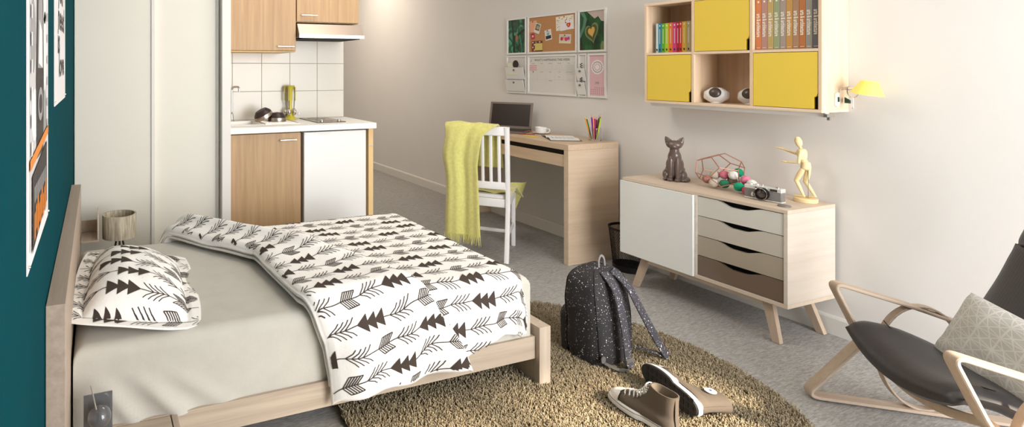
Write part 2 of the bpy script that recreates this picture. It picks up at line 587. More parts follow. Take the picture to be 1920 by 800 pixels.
# ---------------- arrow print
def arrow_row(dirn, s0, s1, off, t0, lw=.0029, scale=1.0):
    """polygons (convex, 2D) of one row of arrows running along s"""
    out = []
    per = .41*scale
    def seg(a, b, w=lw):
        d = Vector((b[0]-a[0], b[1]-a[1]))
        if d.length < 1e-6: return
        n = Vector((-d.y, d.x)).normalized()*w*.5
        out.append([(a[0]-n.x, a[1]-n.y), (b[0]-n.x, b[1]-n.y), (b[0]+n.x, b[1]+n.y), (a[0]+n.x, a[1]+n.y)])
    def wav(s_): return t0+.004*math.sin(s_*23+t0*40)+.002*math.sin(s_*61+t0*17)
    s = s0
    while s < s1:
        seg((s, wav(s)), (s+.012, wav(s+.012))); s += .012
    k0 = math.floor((s0-off)/per)-1
    for k in range(k0, int((s1-s0)/per)+k0+4):
        o = off+k*per
        def Q(u, v): return (o+dirn*u*scale, wav(o+dirn*u*scale)+v*scale)
        # three filled triangles
        for j in range(3):
            u = .190+j*.032
            out.append([Q(u, -.029), Q(u+.040, 0), Q(u, .029)])
        # barbs
        for j in range(4):
            for u in (.115+j*.017, .335+j*.017):
                for sg in (-1, 1):
                    seg(Q(u, 0), Q(u-.024, sg*.016)); seg(Q(u-.024, sg*.016), Q(u-.034, sg*.028))
        # striped fletching
        for sg in (-1, 1):
            a, b, c, d = (.012, 0), (.052, 0), (.030, sg*.027), (-.012, sg*.024)
            seg(Q(*a), Q(*d)); seg(Q(*d), Q(*c)); seg(Q(*c), Q(*b))
            for j in range(1, 5):
                t = j/5
                seg(Q(a[0]+(b[0]-a[0])*t, 0), Q(d[0]+(c[0]-d[0])*t, d[1]+(c[1]-d[1])*t), lw*1.05)
    return out
def emit(mb, poly, f, inside, mi=1, cell=.009):
    """subdivide a convex tri/quad and map it onto a surface"""
    P = [Vector((*p, 0)) for p in poly]
    if len(P) == 3: P = [P[0], P[1], P[1].copy(), P[2]]; P = [P[0], P[1], P[2], P[3]]
    a, b, c, d = P
    nu = max(1, math.ceil(max((b-a).length, (c-d).length)/cell)); nv = max(1, math.ceil(max((d-a).length, (c-b).length)/cell))
    if not any(inside(q.x, q.y) for q in (a, b, c, d)): return
    pts = {}
    for j in range(nv+1):
        for i in range(nu+1):
            u, v = i/nu, j/nv
            p = a*(1-u)*(1-v)+b*u*(1-v)+c*u*v+d*(1-u)*v
            pts[i, j] = (p.x, p.y) if inside(p.x, p.y) else None
    idx = {}; vs = []; fs = []
    for j in range(nv):
        for i in range(nu):
            q = [(i, j), (i+1, j), (i+1, j+1), (i, j+1)]
            if any(pts[k] is None for k in q): continue
            ids = []
            for k in q:
                if k not in idx:
                    idx[k] = len(vs); vs.append(f(*pts[k]))
                ids.append(idx[k])
            fs.append(tuple(ids))
    if fs: mb.add(vs, fs, mi, True)

M_COTTON = mat('white_cotton', (240, 236, 230), .85, bump=.12, bscale=140, sheen=.2)
M_PRINT = mat('dark_brown_print', (62, 50, 42), .85)

# ---------------- duvet : (a, b) -> a along the bed (x), b arc from far edge over the top and down
DX1, DY1, DY2 = 1.548, 1.735, 2.735   # where the top ends at foot, near and far sides
ZD = .468
RD = .042
def drape(a, b, lift=0.0, wr=1.0):
    ex = max(0, a-DX1+RD); ey = max(0, DY1+RD-b); ef = max(0, b-DY2+RD)
    e = math.hypot(ex, max(ey, ef))
    x, y = min(a, DX1-RD), min(max(b, DY1+RD), DY2-RD)
    ex_, ey_ = (ex/e, (ey-ef)/e) if e > 1e-9 else (0, 0)
    r = RD+lift
    if e < r*PI/2: o, dz = r*math.sin(e/r), r-r*math.cos(e/r)
    else: o, dz = r, r+(e-r*PI/2)
    side = smooth(.02, .20, dz)
    along = a if ey > ex else b
    o += side*(.018+.012*math.sin(along*15+1.0)+.008*math.sin(along*33))*wr
    top = 1-smooth(0, .03, e)
    wz = (.0045*noise.noise(Vector((a*3.2+b*2.2, b*3.5-a*1.4, 1.7)))+.0022*noise.noise(Vector((a*10, b*8, 4))))*wr
    return Vector((x+ex_*o, y-ey_*o, ZD+lift-dz+wz*(.3+.7*top)))
# leading (folded) edge and free edge of the turned back part, as functions of b
LEAD = [(1.36, .735), (1.50, .722), (1.60, .705), (1.70, .668), (1.80, .636), (2.00, .628), (2.27, .612), (2.40, .525), (2.60, .385), (2.735, .300), (2.80, .28)]
FREE = [(1.36, 1.27), (1.50, 1.215), (1.62, 1.135), (1.74, 1.08), (1.84, 1.035), (1.90, 1.045), (1.94, 1.03), (2.05, .975), (2.21, .875), (2.45, .68), (2.62, .54), (2.735, .45), (2.80, .41)]
def lead(b): return interp(LEAD, b)
def free(b): return interp(FREE, b)
BN, BF, AF = 1.47, 2.80, 1.765     # lowest near hem, far hem, foot hem (arc coordinates)
def hem(a):
    return BN+.055*smooth(1.12, 1.5, a)+.010*math.sin(a*19)
def duvet_fn(a, b): return drape(a, b)
def in_duvet(a, b):
    return b > hem(a)+.004 and b < BF-.004 and a > lead(b)+.02 and a < foot(b)-.004
def foot(b):
    # keep the corner drop even
    ey = max(0, DY1+RD-b)
    E = AF-(DX1-RD)
    return DX1-RD+math.sqrt(max(.0001, E*E-min(ey, E*.98)**2)) if ey > 0 else AF
dv = MB()
def dfn(u, v):
    b = BF+(hem(.7+.9*u)-BF)*v
    a0 = lead(b); a1 = foot(b)
    a = a0+(a1-a0)*u
    return drape(a, b)
dv.sheet(lambda u, v: dfn(1-u, v), 230, 190, .010)
rows = []
for k in range(18):
    t0 = 2.80-.0865*k
    rows.append((-1, t0, (.30+.036*k+(.23 if k % 3 == 2 else 0)) % .41))
def pnormal(f, a, b, d=.004):
    p = f(a, b); q = f(a+d, b); r_ = f(a, b+d)
    n = (q-p).cross(r_-p)
    if n.length > 1e-12: n.normalize()
    return p, n
def duv_pt(a, b):
    p, n = pnormal(drape, a, b)
    return p+n*.0016
for dr, t0, off in rows:
    for poly in arrow_row(dr, .25, 1.85, off, t0):
        emit(dv, poly, duv_pt, in_duvet)
duvet = dv.build('duvet', [M_COTTON, M_PRINT], sharp=0)
tag(duvet, 'white duvet printed with dark brown arrows spread over the foot of the bed', 'duvet')
# turned back part
def fold_fn(a, b):
    c = (a-lead(b)); W = free(b)-lead(b)
    q = min(1, max(0, c/max(W, .01)))
    puff = .028*math.sin(PI*min(1, q*1.02))**.6 if 0 < q < 1 else 0
    farp = smooth(1.95, 2.25, b)
    ridge = farp*.034*math.exp(-((q-.75)/.22)**2)
    roll = .014*math.sqrt(max(0, min(1, c/.02)))*1.0
    lift = .018+.010*smooth(.5, .95, q)+roll+puff*(.35+.5*farp)+ridge+.006*noise.noise(Vector((a*6+b*5, b*7, 9)))
    if q > .97: lift -= .006*(q-.97)/.03
    return drape(a, b, lift, 1.3)
fo = MB()
def ffn(u, v):
    b = BF+.0+(1.40-BF)*v
    a = lead(b)-.004+(free(b)-lead(b)+.004)*(1-u)
    bb_ = b
    if v > .999: pass
    return fold_fn(a, b)
fo.sheet(ffn, 110, 190, .009)
def in_fold(a, b): return 1.405 < b < BF-.005 and lead(b)+.002 < a < free(b)-.004
def fold_pt(a, b):
    p, n = pnormal(fold_fn, a, b)
    return p+n*.0016
rt = .16
def rotf(s, t): return (s*math.cos(rt)-t*math.sin(rt), s*math.sin(rt)+t*math.cos(rt))
for k in range(20):
    t0 = 2.80-.0865*k
    for poly in arrow_row(-1, .2, 1.9, (.12+.045*k+(.23 if k % 2 else 0)) % .41, t0-.20):
        emit(fo, [rotf(*p) for p in poly], fold_pt, in_fold)
fo.build('turned_back_fold', [M_COTTON, M_PRINT], duvet, sharp=0)

# ---------------- pillow
PC, PRZ = Vector((.135, 2.13, .452)), math.radians(-4)
pil = thing('pillow', 'plump white pillow with dark arrow print leaning at the headboard', 'pillow', PC, rot=(0, math.radians(9), PRZ))
PX, PY, FL = .165, .305, .048
def pillow_pt(s, t, top=1, d=0):
    # s,t in metres from centre
    u, v = s/PX, t/PY
    q = max(0, (1-min(1, abs(u))**2.6))*max(0, (1-min(1, abs(v))**2.8))
    h = .100*(1+.25*(-u))*(q**.6 if q > 0 else 0)
    edge = max(0, abs(u)-1, (abs(v)-1)*PY/PX)
    wr = .007*noise.noise(Vector((s*16, t*9, 3)))*(q**.3 if q > 0 else .0)
    fl = (.005+.004*math.sin(t*13+s*14+1))*smooth(0, .1, edge)
    z = (h*1.0+wr if top > 0 else -h*.35)+fl+.003*top
    pinch = 1-.06*(abs(u)*abs(v))**1.5
    droop = 0
    return Vector((s*(1-.05*abs(v)**3), t*(1-.04*abs(u)**3), z+.012+d))
pm = MB()
EX, EY = PX+FL, PY+FL
pm.grid(lambda u, v: pillow_pt((u*2-1)*EX, (v*2-1)*EY), 90, 130)
pm.grid(lambda u, v: pillow_pt((1-u*2)*EX, (v*2-1)*EY, -1), 60, 80)
# rim
def rim(a, b): pm.add([pillow_pt(*a), pillow_pt(*b), pillow_pt(*b, -1), pillow_pt(*a, -1)], [(0, 1, 2, 3)], 0)
for i in range(60):
    a, b = (i/60*2-1)*EX, ((i+1)/60*2-1)*EX
    rim((b, -EY), (a, -EY)); rim((a, EY), (b, EY))
    a, b = (i/60*2-1)*EY, ((i+1)/60*2-1)*EY
    rim((EX, b), (EX, a)); rim((-EX, a), (-EX, b))
def in_p(s, t): return abs(s) < EX-.004 and abs(t) < EY-.004
for k in range(8):
    t0 = -.315+.090*k
    for poly in arrow_row(1, -.28, .28, -.335+.03*(k % 3), t0, scale=1.05):
        emit(pm, poly, lambda s, t: pillow_pt(s, t, 1, .0015), in_p, 1, .008)
pm.build('pillow_body', [M_COTTON, M_PRINT], pil, world=False, sharp=0)

# ---------------- far lamp
lp = thing('bedside_lamp', 'lamp with woven beige drum shade on the far bedside table', 'lamp', (.109, 2.975, .205))
def fabric_mat(name, a, b_, sx, sy, sz):
    m = bpy.data.materials.new(name); m.use_nodes = True; t = m.node_tree
    b = t.nodes['Principled BSDF']; b.inputs['Roughness'].default_value = .9
    tc = t.nodes.new('ShaderNodeTexCoord'); mp = t.nodes.new('ShaderNodeMapping'); mp.inputs['Scale'].default_value = (sx, sy, sz)
    n = t.nodes.new('ShaderNodeTexNoise'); n.inputs['Scale'].default_value = 1; n.inputs['Detail'].default_value = 5
    r = t.nodes.new('ShaderNodeValToRGB'); r.color_ramp.elements[0].position = .35; r.color_ramp.elements[1].position = .65
    r.color_ramp.elements[0].color = (*lin(a), 1); r.color_ramp.elements[1].color = (*lin(b_), 1)
    t.links.new(tc.outputs['Object'], mp.inputs['Vector']); t.links.new(mp.outputs['Vector'], n.inputs['Vector'])
    t.links.new(n.outputs['Fac'], r.inputs['Fac']); t.links.new(r.outputs['Color'], b.inputs['Base Color'])
    return m
M_SHADE = fabric_mat('woven_shade', (150, 138, 118), (196, 186, 164), 120, 120, 12)
MB().lathe([(.081, .208), (.081, .322), (.073, .322), (.073, .208), (.081, .208)], (.109, 2.975, .205), 48, cap=False).build('lamp_shade', M_SHADE, lp)
M_DKW = mat('dark_wood', (62, 50, 42), .5)
for k in range(3):
    t = k*2*PI/3+.5
    MB().tube([(.109+.055*math.cos(t), 2.975+.055*math.sin(t), .206), (.109+.012*math.cos(t), 2.975+.012*math.sin(t), .42)], .005).build('leg', M_DKW, lp)
MB().lathe([(.012, .40), (.020, .41), (.020, .425), (.010, .43), (.010, .455)], (.109, 2.975, 0), 16).build('lamp_socket', M_DKW, lp)

# ---------------- near glass lamp
gl = thing('glass_globe_lamp', 'small smoked glass globe lamp with chrome stem on the near bedside table', 'lamp', (0.0, 1.62, .205))
M_SMOKE = mat('smoked_glass', (120, 120, 122), .08, trans=.55, coat=.5)
MB().ball((.008, 1.615, .318), .030, 28, 18).build('globe', M_SMOKE, gl)
MB().box(-.032, .042, 1.648, 1.653, .206, .362).build('glass_panel', M_SMOKE, gl, bevel=.001)
MB().box(-.032, .042, 1.580, 1.653, .2055, .2095).build('base_plate', mat('dark_metal', (60, 58, 58), .35, metal=.8), gl, bevel=.001)
MB().tube([(-.014, 1.640, .392), (-.004, 1.612, .362), (.002, 1.602, .338)], .0018).ball((.002, 1.601, .336), .0045, 12, 8).build('chrome_stem', M_CHROME, gl)
MB().tube([(.008, 1.625, .209), (.008, 1.625, .289)], .006).build('lamp_post', M_CHROME, gl)
MB().ball((-.036, 1.60, .245), .007, 12, 8).tube([(-.034, 1.60, .245), (-.008, 1.618, .245)], .003).build('switch_knob', M_CHROME, gl)

# ================================================================== POSTERS
M_PAPER = mat('poster_paper', (226, 224, 224), .6)
M_P1 = mat('poster_grey', (150, 148, 148), .6); M_P2 = mat('poster_dark', (48, 40, 38), .6)
M_P3 = mat('poster_orange', (214, 128, 44), .6); M_P4 = mat('poster_light', (196, 194, 194), .6)
def wallp(y0, z0, s=1, off=.002):
    """poster coordinates: a to the right (as seen) -> +y on the left wall"""
    return lambda a, b, t=0: (XL+off+t, y0+a*s, z0+b*s)
po = thing('street_art_poster', 'tall grey poster with dark shapes and orange band on teal wall', 'poster', (XL, 1.3, .89))
py0, py1, pz0, pz1 = 1.082, 1.526, .892, 1.62
pp = MB().box(XL+.0005, XL+.0025, py0, py1, pz0, pz1)
pp.build('poster_sheet', M_PAPER, po)
ar = MB()
def prect(y0, y1, z0, z1, mi, skew=0, o=.003):
    ar.add([(XL+o, py0+y0, pz0+z0), (XL+o, py0+y1, pz0+z0+skew), (XL+o, py0+y1, pz0+z1+skew), (XL+o, py0+y0, pz0+z1)], [(0, 1, 2, 3)], mi)
def pell(y, z, ry, rz, mi, o=.0032, n=28, a0=0, a1=2*PI):
    ar.add([(XL+o, py0+y+ry*math.cos(a0+(a1-a0)*k/n), pz0+z+rz*math.sin(a0+(a1-a0)*k/n)) for k in range(n)], [tuple(range(n))], mi)
prect(.03, .41, .03, .70, 0, 0, .0028)
for (y, z, ry, rz, mi) in ((.10, .60, .07, .09, 3), (.34, .56, .06, .10, 3), (.09, .42, .05, .07, 1), (.35, .40, .05, .09, 3), (.12, .27, .06, .05, 3), (.33, .25, .06, .06, 1)):
    pell(y, z, ry, rz, mi, .003)
# bottle-shaped abstract form
ar.add([(XL+.0036, py0+y, pz0+z) for y, z in ((.19, .70), (.26, .70), (.27, .60), (.30, .50), (.31, .34), (.30, .18), (.15, .18), (.14, .34), (.16, .50), (.18, .60))], [tuple(range(10))], 2)
ar.add([(XL+.0040, py0+y, pz0+z) for y, z in ((.205, .69), (.245, .69), (.25, .58), (.28, .48), (.285, .36), (.17, .36), (.18, .48), (.20, .58))], [tuple(range(8))], 1)
ar.add([(XL+.0044, py0+y, pz0+z) for y, z in ((.20, .46), (.26, .44), (.27, .36), (.18, .37))], [(0, 1, 2, 3)], 3)
pell(.225, .285, .055, .035, 1, .0044)
pell(.225, .285, .035, .020, 2, .0048)
prect(.06, .38, .02, .16, 2, .03, .0046)
prect(.02, .42, .175, .195, 4, .03, .0050)
for k in range(9): prect(.09+k*.03, .11+k*.03, .035+.012*(k % 2), .085+.01*(k % 3), 4, .002, .0052)
for k in range(9): prect(.09+k*.03, .108+k*.03, .105, .135, 1, .002, .0052)
for k in range(6): prect(.04, .06, .20+k*.05, .225+k*.05, 3, 0, .0050); prect(.385, .40, .22+k*.05, .24+k*.05, 1, 0, .0050)
prect(.03, .055, .69, .71, 4, 0, .0050); prect(.375, .40, .62, .645, 4, 0, .005)
ar.build('poster_print', [M_P4, M_P1, M_P2, mat('poster_white', (225, 225, 225), .6), M_P3], po)
for y, z in ((py0+.012, pz0+.012), (py1-.012, pz0+.012), (py0+.012, pz1-.012), (py1-.012, pz1-.012)): MB().ball((XL+.004, y, z), .003, 8, 6).build('pin', M_CHROME, po)
p2 = thing('lettering_poster', 'white poster with black brush lettering near the wardrobe corner', 'poster', (XL, 2.0, 1.14))
MB().box(XL+.0005, XL+.0025, 1.765, 2.345, 1.142, 1.95).build('poster_sheet', M_PAPER, p2)
tp = MB()
for s, y, z, sz in (('all', 2.02, 1.575, .095), ('you', 2.05, 1.500, .095), ('need', 2.09, 1.415, .105), ('is', 1.95, 1.335, .100), ('love', 2.10, 1.262, .100)):
    tp = MB()
    put_text(tp, s, lambda a, b, y=y, z=z: (XL+.003, y+a*1.75, z+b*1.1+.03*a), sz, bold=.003)
    tp.build('lettering', M_P2, p2)
for y, z in ((1.777, 1.154), (2.333, 1.154)): MB().ball((XL+.004, y, z), .003, 8, 6).build('pin', M_CHROME, p2)

# ================================================================== KITCHEN
YF = 3.29
kb = thing('kitchen_base_cabinet', 'oak kitchen base cabinet under the sink', 'cabinet', (.96, 3.5, 0))
MB().box(.737, 1.186, 3.31, 3.76, .08, .862).build('cabinet_body', W_KIT, kb)
dr = MB().box(.739, 1.184, YF-.006, YF+.014, .085, .856).build('door', W_KIT, kb, bevel=.001)
def bar_handle(parent, x0, x1, y, z):
    h = MB().tube([(x0, y-.022, z), (x1, y-.022, z)], .0045, 12)
    for x in (x0+.01, x1-.01): h.tube([(x, y-.022, z), (x, y-.0005, z)], .003, 8)
    return h.build('handle', M_CHROME, parent)
bar_handle(dr, 1.045, 1.150, YF-.006, .815)
MB().box(.737, 1.186, 3.34, 3.36, 0.001, .078).build('plinth', W_KIT, kb)
fr = thing('fridge', 'white under counter fridge between oak cabinet and oak end panel', 'fridge', (1.42, 3.5, 0))
MB().box(1.205, 1.640, 3.325, 3.75, .02, .855).build('fridge_body', M_WHITE, fr, bevel=.004)
fd = MB().box(1.203, 1.632, YF-.012, 3.320, .06, .856).build('fridge_door', M_WHITE, fr, bevel=.005)
MB().box(1.395, 1.455, YF-.0135, YF-.0122, .806, .813).build('badge', M_STEEL, fd)
MB().box(1.210, 1.38, YF-.018, YF-.0125, .842, .847).build('grip_strip', M_WHITE, fd, bevel=.001)
for x in (1.23, 1.61): MB().lathe([(.015, .001), (.015, .019)], (x, 3.36, 0), 16).build('foot', M_BLACK, fr)
ep = thing('kitchen_end_panel', 'narrow oak end panel closing the kitchen counter at right', 'panel', (1.67, 3.5, 0))
MB().box(1.656, 1.690, YF+.002, 3.766, .001, .862).build('panel_board', W_KEDGE, ep, bevel=.001)
MB().box(1.6545, 1.6912, YF-.001, YF+.0015, .748, .753).build('joint_strip', M_STEEL, ep)
# worktop with sink cut-out drawn as separate parts
wt = thing('kitchen_worktop', 'white kitchen worktop with inset sink and drainer', 'worktop', (1.2, 3.5, .865))
SX0, SX1, SY0, SY1 = .765, .985, 3.40, 3.66
WZ0, WZ1 = .865, .900
w_ = MB()
w_.box(.737, SX0, 3.265, 3.765, WZ0, WZ1); w_.box(SX1, 1.700, 3.265, 3.765, WZ0, WZ1)
w_.box(SX0, SX1, 3.265, SY0, WZ0, WZ1); w_.box(SX0, SX1, SY1, 3.765, WZ0, WZ1)
w_.build('worktop_slab', mat('worktop_white', (236, 233, 228), .4), wt)
bs = MB()
i_ = .015
def basin():
    zt, zb = .903, .80
    a = [(SX0, SY0), (SX1, SY0), (SX1, SY1), (SX0, SY1)]
    b = [(SX0+i_, SY0+i_), (SX1-i_, SY0+i_), (SX1-i_, SY1-i_), (SX0+i_, SY1-i_)]
    vs = [(x, y, zt) for x, y in a]+[(x, y, zt) for x, y in b]+[(x+(.01 if x < .8 else -.01), y+(.01 if y < 3.5 else -.01), zb) for x, y in b]
    fs = [(i, (i+1) % 4, (i+1) % 4+4, i+4) for i in range(4)]+[(i+4, (i+1) % 4+4, (i+1) % 4+8, i+8) for i in range(4)]+[(8, 9, 10, 11)]
    return vs, fs
bs.add(*basin())
bs.add([(SX0, SY0, .9005), (SX1, SY0, .9005), (SX1, SY1, .9005), (SX0, SY1, .9005), (SX0, SY0, .903), (SX1, SY0, .903), (SX1, SY1, .903), (SX0, SY1, .903)], [(0, 1, 5, 4), (1, 2, 6, 5), (2, 3, 7, 6), (3, 0, 4, 7)])
bs.build('sink_basin', mat('sink_white', (238, 236, 230), .25), wt)
dn = MB().box(.990, 1.225, 3.40, 3.66, .9005, .9035)
for k in range(9): dn.box(1.005, 1.20, 3.42+k*.026, 3.428+k*.026, .9036, .9052)
dn.build('drainer', M_STEEL, wt)
hb = thing('electric_hob', 'two ring brown glass hob set in the white worktop', 'hob', (1.45, 3.55, .9))
MB().box(1.335, 1.535, 3.38, 3.735, .9005, .905).build('hob_glass', mat('hob_glass', (104, 84, 70), .25), hb, bevel=.001)
for y in (3.50, 3.65):
    MB().lathe([(.062, 0), (.062, .0006), (.055, .0008)], (1.43, y, .9052), 32).build('cooking_ring', mat('ring_grey', (112, 94, 80), .3), hb)
for x, y in ((1.372, 3.405), (1.500, 3.42)):
    MB().lathe([(.012, 0), (.012, .010), (.010, .013), (0, .013)], (x, y, .9055), 20).build('knob', M_CHROME, hb)
fc = thing('tap', 'chrome swan neck tap standing behind the sink', 'tap', (.845, 3.70, .9))
MB().lathe([(.018, .0005), (.018, .006), (.012, .012), (.010, .05)], (.845, 3.70, .9), 20).build('tap_base', M_CHROME, fc)
MB().tube(fillet([(.845, 3.70, .905), (.845, 3.70, 1.130), (.885, 3.66, 1.130), (.885, 3.66, 1.098)], .03, 8), .007, 12).build('spout', M_CHROME, fc)
MB().tube([(.845, 3.69, .955), (.812, 3.68, .957)], .0065, 12).lathe([(.009, 0), (.009, .014)], M=Matrix.Translation((.812, 3.68, .957)) @ Matrix.Rotation(-PI/2, 4, 'Y'), n=14).build('tap_lever', M_CHROME, fc)
# two bowls
def bowl(name, label, c, rot, r):
    t = thing(name, label, 'bowl', c, rot=rot, group='dark bowls with steel bands on the drainer')
    MB().lathe([(r, 0), (r*1.02, .012), (r*.99, .024)], n=36, cap=True).build('steel_band', M_STEEL, t, world=False)
    MB().lathe([(r*.98, .0245), (r*.90, .036), (r*.62, .055), (0.001, .060)], n=36).build('bowl_body', mat('bowl_brown', (48, 34, 30), .45), t, world=False)
    return t
bowl('mixing_bowl', 'dark brown bowl upside down flat on the drainer beside the utensil stand', (1.115, 3.555, .9055), (0, 0, 0), .060)
bowl('mixing_bowl', 'dark brown bowl leaning tilted on the flat bowl near the sink', (1.035, 3.575, .930), (0, math.radians(-28), 0), .062)
# utensil stand
us = thing('utensil_stand', 'lime yellow utensil stand with hanging chrome tools by the tiles', 'utensil stand', (1.262, 3.715, .9))
M_LIME = mat('lime_plastic', (200, 186, 52), .25, coat=.4)
UC = Vector((1.262, 3.715, .9))
MB().lathe([(.048, .001), (.046, .006), (.030, .018), (.014, .045), (.011, .10), (.014, .185), (.024, .222), (.032, .234), (.0001, .236)], UC, 28).build('stand_body', M_LIME, us)
for k in range(5):
    t = 2*PI*k/5+.35
    c, s = math.cos(t), math.sin(t)
    u_ = MB().tube([UC+Vector((.032*c, .032*s, .222)), UC+Vector((.036*c, .036*s, .165)), UC+Vector((.030*c, .030*s, .07))], [.005, .0035, .0022], 8)
    u_.ball(UC+Vector((.034*c, .034*s, .052)), (.014, .014, .024), 14, 10)
    u_.build('utensil', [M_CHROME], us)
    MB().tube([UC+Vector((.029*c, .029*s, .232)), UC+Vector((.040*c, .040*s, .222)), UC+Vector((.040*c, .040*s, .13))], .0035, 8).build('hanger_loop', M_LIME, us)
tag(MB().box(1.335, 1.350, YK-.014, YK-.0085, .925, .945).build('wall_socket', M_WHITE, bevel=.002), 'tiny white socket on the tiles right of the utensil stand', 'socket')
# upper cabinets, hood
YU = 3.43
uc = thing('kitchen_wall_cabinet', 'tall oak wall cabinet above the sink', 'cabinet', (.98, 3.6, 1.36))
MB().box(.737, 1.205, YU+.021, 3.765, 1.362, 2.3).build('cabinet_body', W_KIT, uc)
d_ = MB().box(.739, 1.203, YU, YU+.019, 1.366, 2.3).build('door', W_KIT, uc, bevel=.001)
bar_handle(d_, 1.075, 1.185, YU, 1.392)
MB().box(.737, 1.205, YU, 3.765, 1.357, 1.3615).build('edge_strip', W_KEDGE, uc)
uc = thing('kitchen_wall_cabinet', 'short oak wall cabinet above the extractor hood', 'cabinet', (1.43, 3.6, 1.55))
MB().box(1.208, 1.655, YU+.021, 3.765, 1.552, 2.3).build('cabinet_body', W_KIT, uc)
d_ = MB().box(1.210, 1.653, YU, YU+.019, 1.556, 2.3).build('door', W_KIT, uc, bevel=.001)
bar_handle(d_, 1.235, 1.345, YU, 1.596)
hd = thing('extractor_hood', 'slim steel extractor hood under the short wall cabinet', 'extractor hood', (1.44, 3.6, 1.45))
prof = [(3.765, 1.452), (3.385, 1.452), (3.385, 1.470), (3.43, 1.542), (3.765, 1.542)]
MB().prism(prof, lambda a, b, t: (1.212+t, a, b), .455).build('hood_body', mat('hood_beige_steel', (176, 160, 146), .4, metal=.5), hd, bevel=.0008)
MB().box(1.210, 1.669, 3.378, 3.384, 1.448, 1.472).build('front_lip', M_CHROME, hd, bevel=.001)
MB().box(1.23, 1.65, 3.41, 3.74, 1.4455, 1.4515).build('filter_panel', M_BLACK, hd)

# ================================================================== DESK
dk = thing('desk', 'long light oak desk with thick end panels against the right wall', 'desk', (3.02, 3.42, 0))
DXF, DXB, DY0, DYE, DZ = 2.795, 3.225, 2.752, 4.085, .767
MB().box(DXF, DXB, DY0, DYE, DZ-.037, DZ).build('desk_top', W_DESK_Y, dk, bevel=.0012)
MB().box(DXF, DXB, DY0, DY0+.037, .001, DZ-.0375).build('end_panel', W_DESK_X, dk, bevel=.0012)
MB().box(DXF, DXB, DYE-.037, DYE, .001, DZ-.0375).build('end_panel', W_DESK_X, dk, bevel=.0012)
dd = MB().box(DXF+.004, DXF+.022, DY0+.040, DYE-.040, .622, .697).build('drawer', W_DESK_Y, dk, bevel=.001)
MB().box(DXF+.03, DXB-.05, DY0+.05, DYE-.05, .63, .636).box(DXF+.03, DXF+.034, DY0+.042, DYE-.042, .637, .728).build('drawer_box', mat('dark_interior', (30, 22, 18), .8), dk)

lt = thing('laptop', 'open dark grey laptop at the far end of the desk', 'laptop', (3.03, 3.56, DZ))
LM = Matrix.Translation((3.020, 3.570, DZ)) @ Matrix.Rotation(math.radians(33), 4, 'Z')
M_LAP = mat('laptop_grey', (116, 104, 96), .4, metal=.3); M_SCR = mat('screen_dark', (50, 40, 36), .25)
def loc_box(M, x0, x1, y0, y1, z0, z1, mb=None, mi=0):
    mb = mb or MB()
    vs = [M @ Vector((x, y, z)) for z in (z0, z1) for y in (y0, y1) for x in (x0, x1)]
    return mb.add(vs, [(0, 2, 3, 1), (4, 5, 7, 6), (0, 1, 5, 4), (2, 6, 7, 3), (0, 4, 6, 2), (1, 3, 7, 5)], mi)
# laptop local: -x towards the sitter, y width
loc_box(LM, -.21, .02, -.165, .165, .001, .014).build('laptop_base', M_LAP, lt, bevel=.002)
kbm = MB()
for i in range(5):
    for j in range(13): loc_box(LM, -.135+i*.026, -.115+i*.026, -.15+j*.0233, -.131+j*.0233, .0142, .016, kbm)
kbm.build('keyboard', M_SCR, lt)
LS = LM @ Matrix.Translation((.012, 0, .012)) @ Matrix.Rotation(math.radians(17), 4, 'Y')
loc_box(LS, 0, .009, -.165, .165, .004, .215).build('laptop_lid', M_LAP, lt, bevel=.002)
loc_box(LS, -.0012, -.0002, -.148, .148, .026, .200).build('screen', M_SCR, lt)
cp = thing('coffee_cup', 'white coffee cup standing on its saucer beside the laptop', 'cup', (3.10, 3.315, DZ+.0065))
CC = Vector((3.10, 3.315, DZ))
M_CER = mat('white_ceramic', (238, 234, 228), .2, coat=.4)
sc = thing('saucer', 'white saucer under the coffee cup on the desk', 'saucer', CC)
MB().lathe([(.020, .0005), (.034, .002), (.052, .0065), (.053, .0085), (.034, .0045), (.0001, .0040)], CC, 36).build('saucer_dish', M_CER, sc)
MB().lathe([(.017, .0055), (.022, .008), (.031, .022), (.033, .043), (.031, .043), (.027, .018), (.0001, .012)], CC, 36).build('cup_body', M_CER, cp)
hpts = [CC+Vector((.029*.55+.0+.028*math.cos(t)*.75, -.030-.012*math.cos(t)*0-.010+.0*t, .024+.013*math.sin(t))) for t in [0]]
hp = [CC+Vector((.010+0, -.030, .036))+Vector((.0, 0, 0)), CC+Vector((.016, -.048, .036)), CC+Vector((.017, -.052, .025)), CC+Vector((.014, -.044, .015)), CC+Vector((.009, -.027, .014))]
MB().tube(fillet(hp, .008, 4), .003, 10).build('cup_handle', M_CER, cp)
cp.scale = (1.3, 1.3, 1.3); sc.scale = (1.2, 1.2, 1.2)
cp.location.z = DZ+.0010
sp = tag(MB().tube([(3.045, 3.405, DZ+.012), (3.060, 3.36, DZ+.0125)], .003, 8).ball((3.038, 3.42, DZ+.010), (.008, .010, .004), 10, 8).build('spoon', mat('copper', (196, 120, 90), .3, metal=.8)), 'small copper coloured spoon lying beside the saucer', 'spoon')
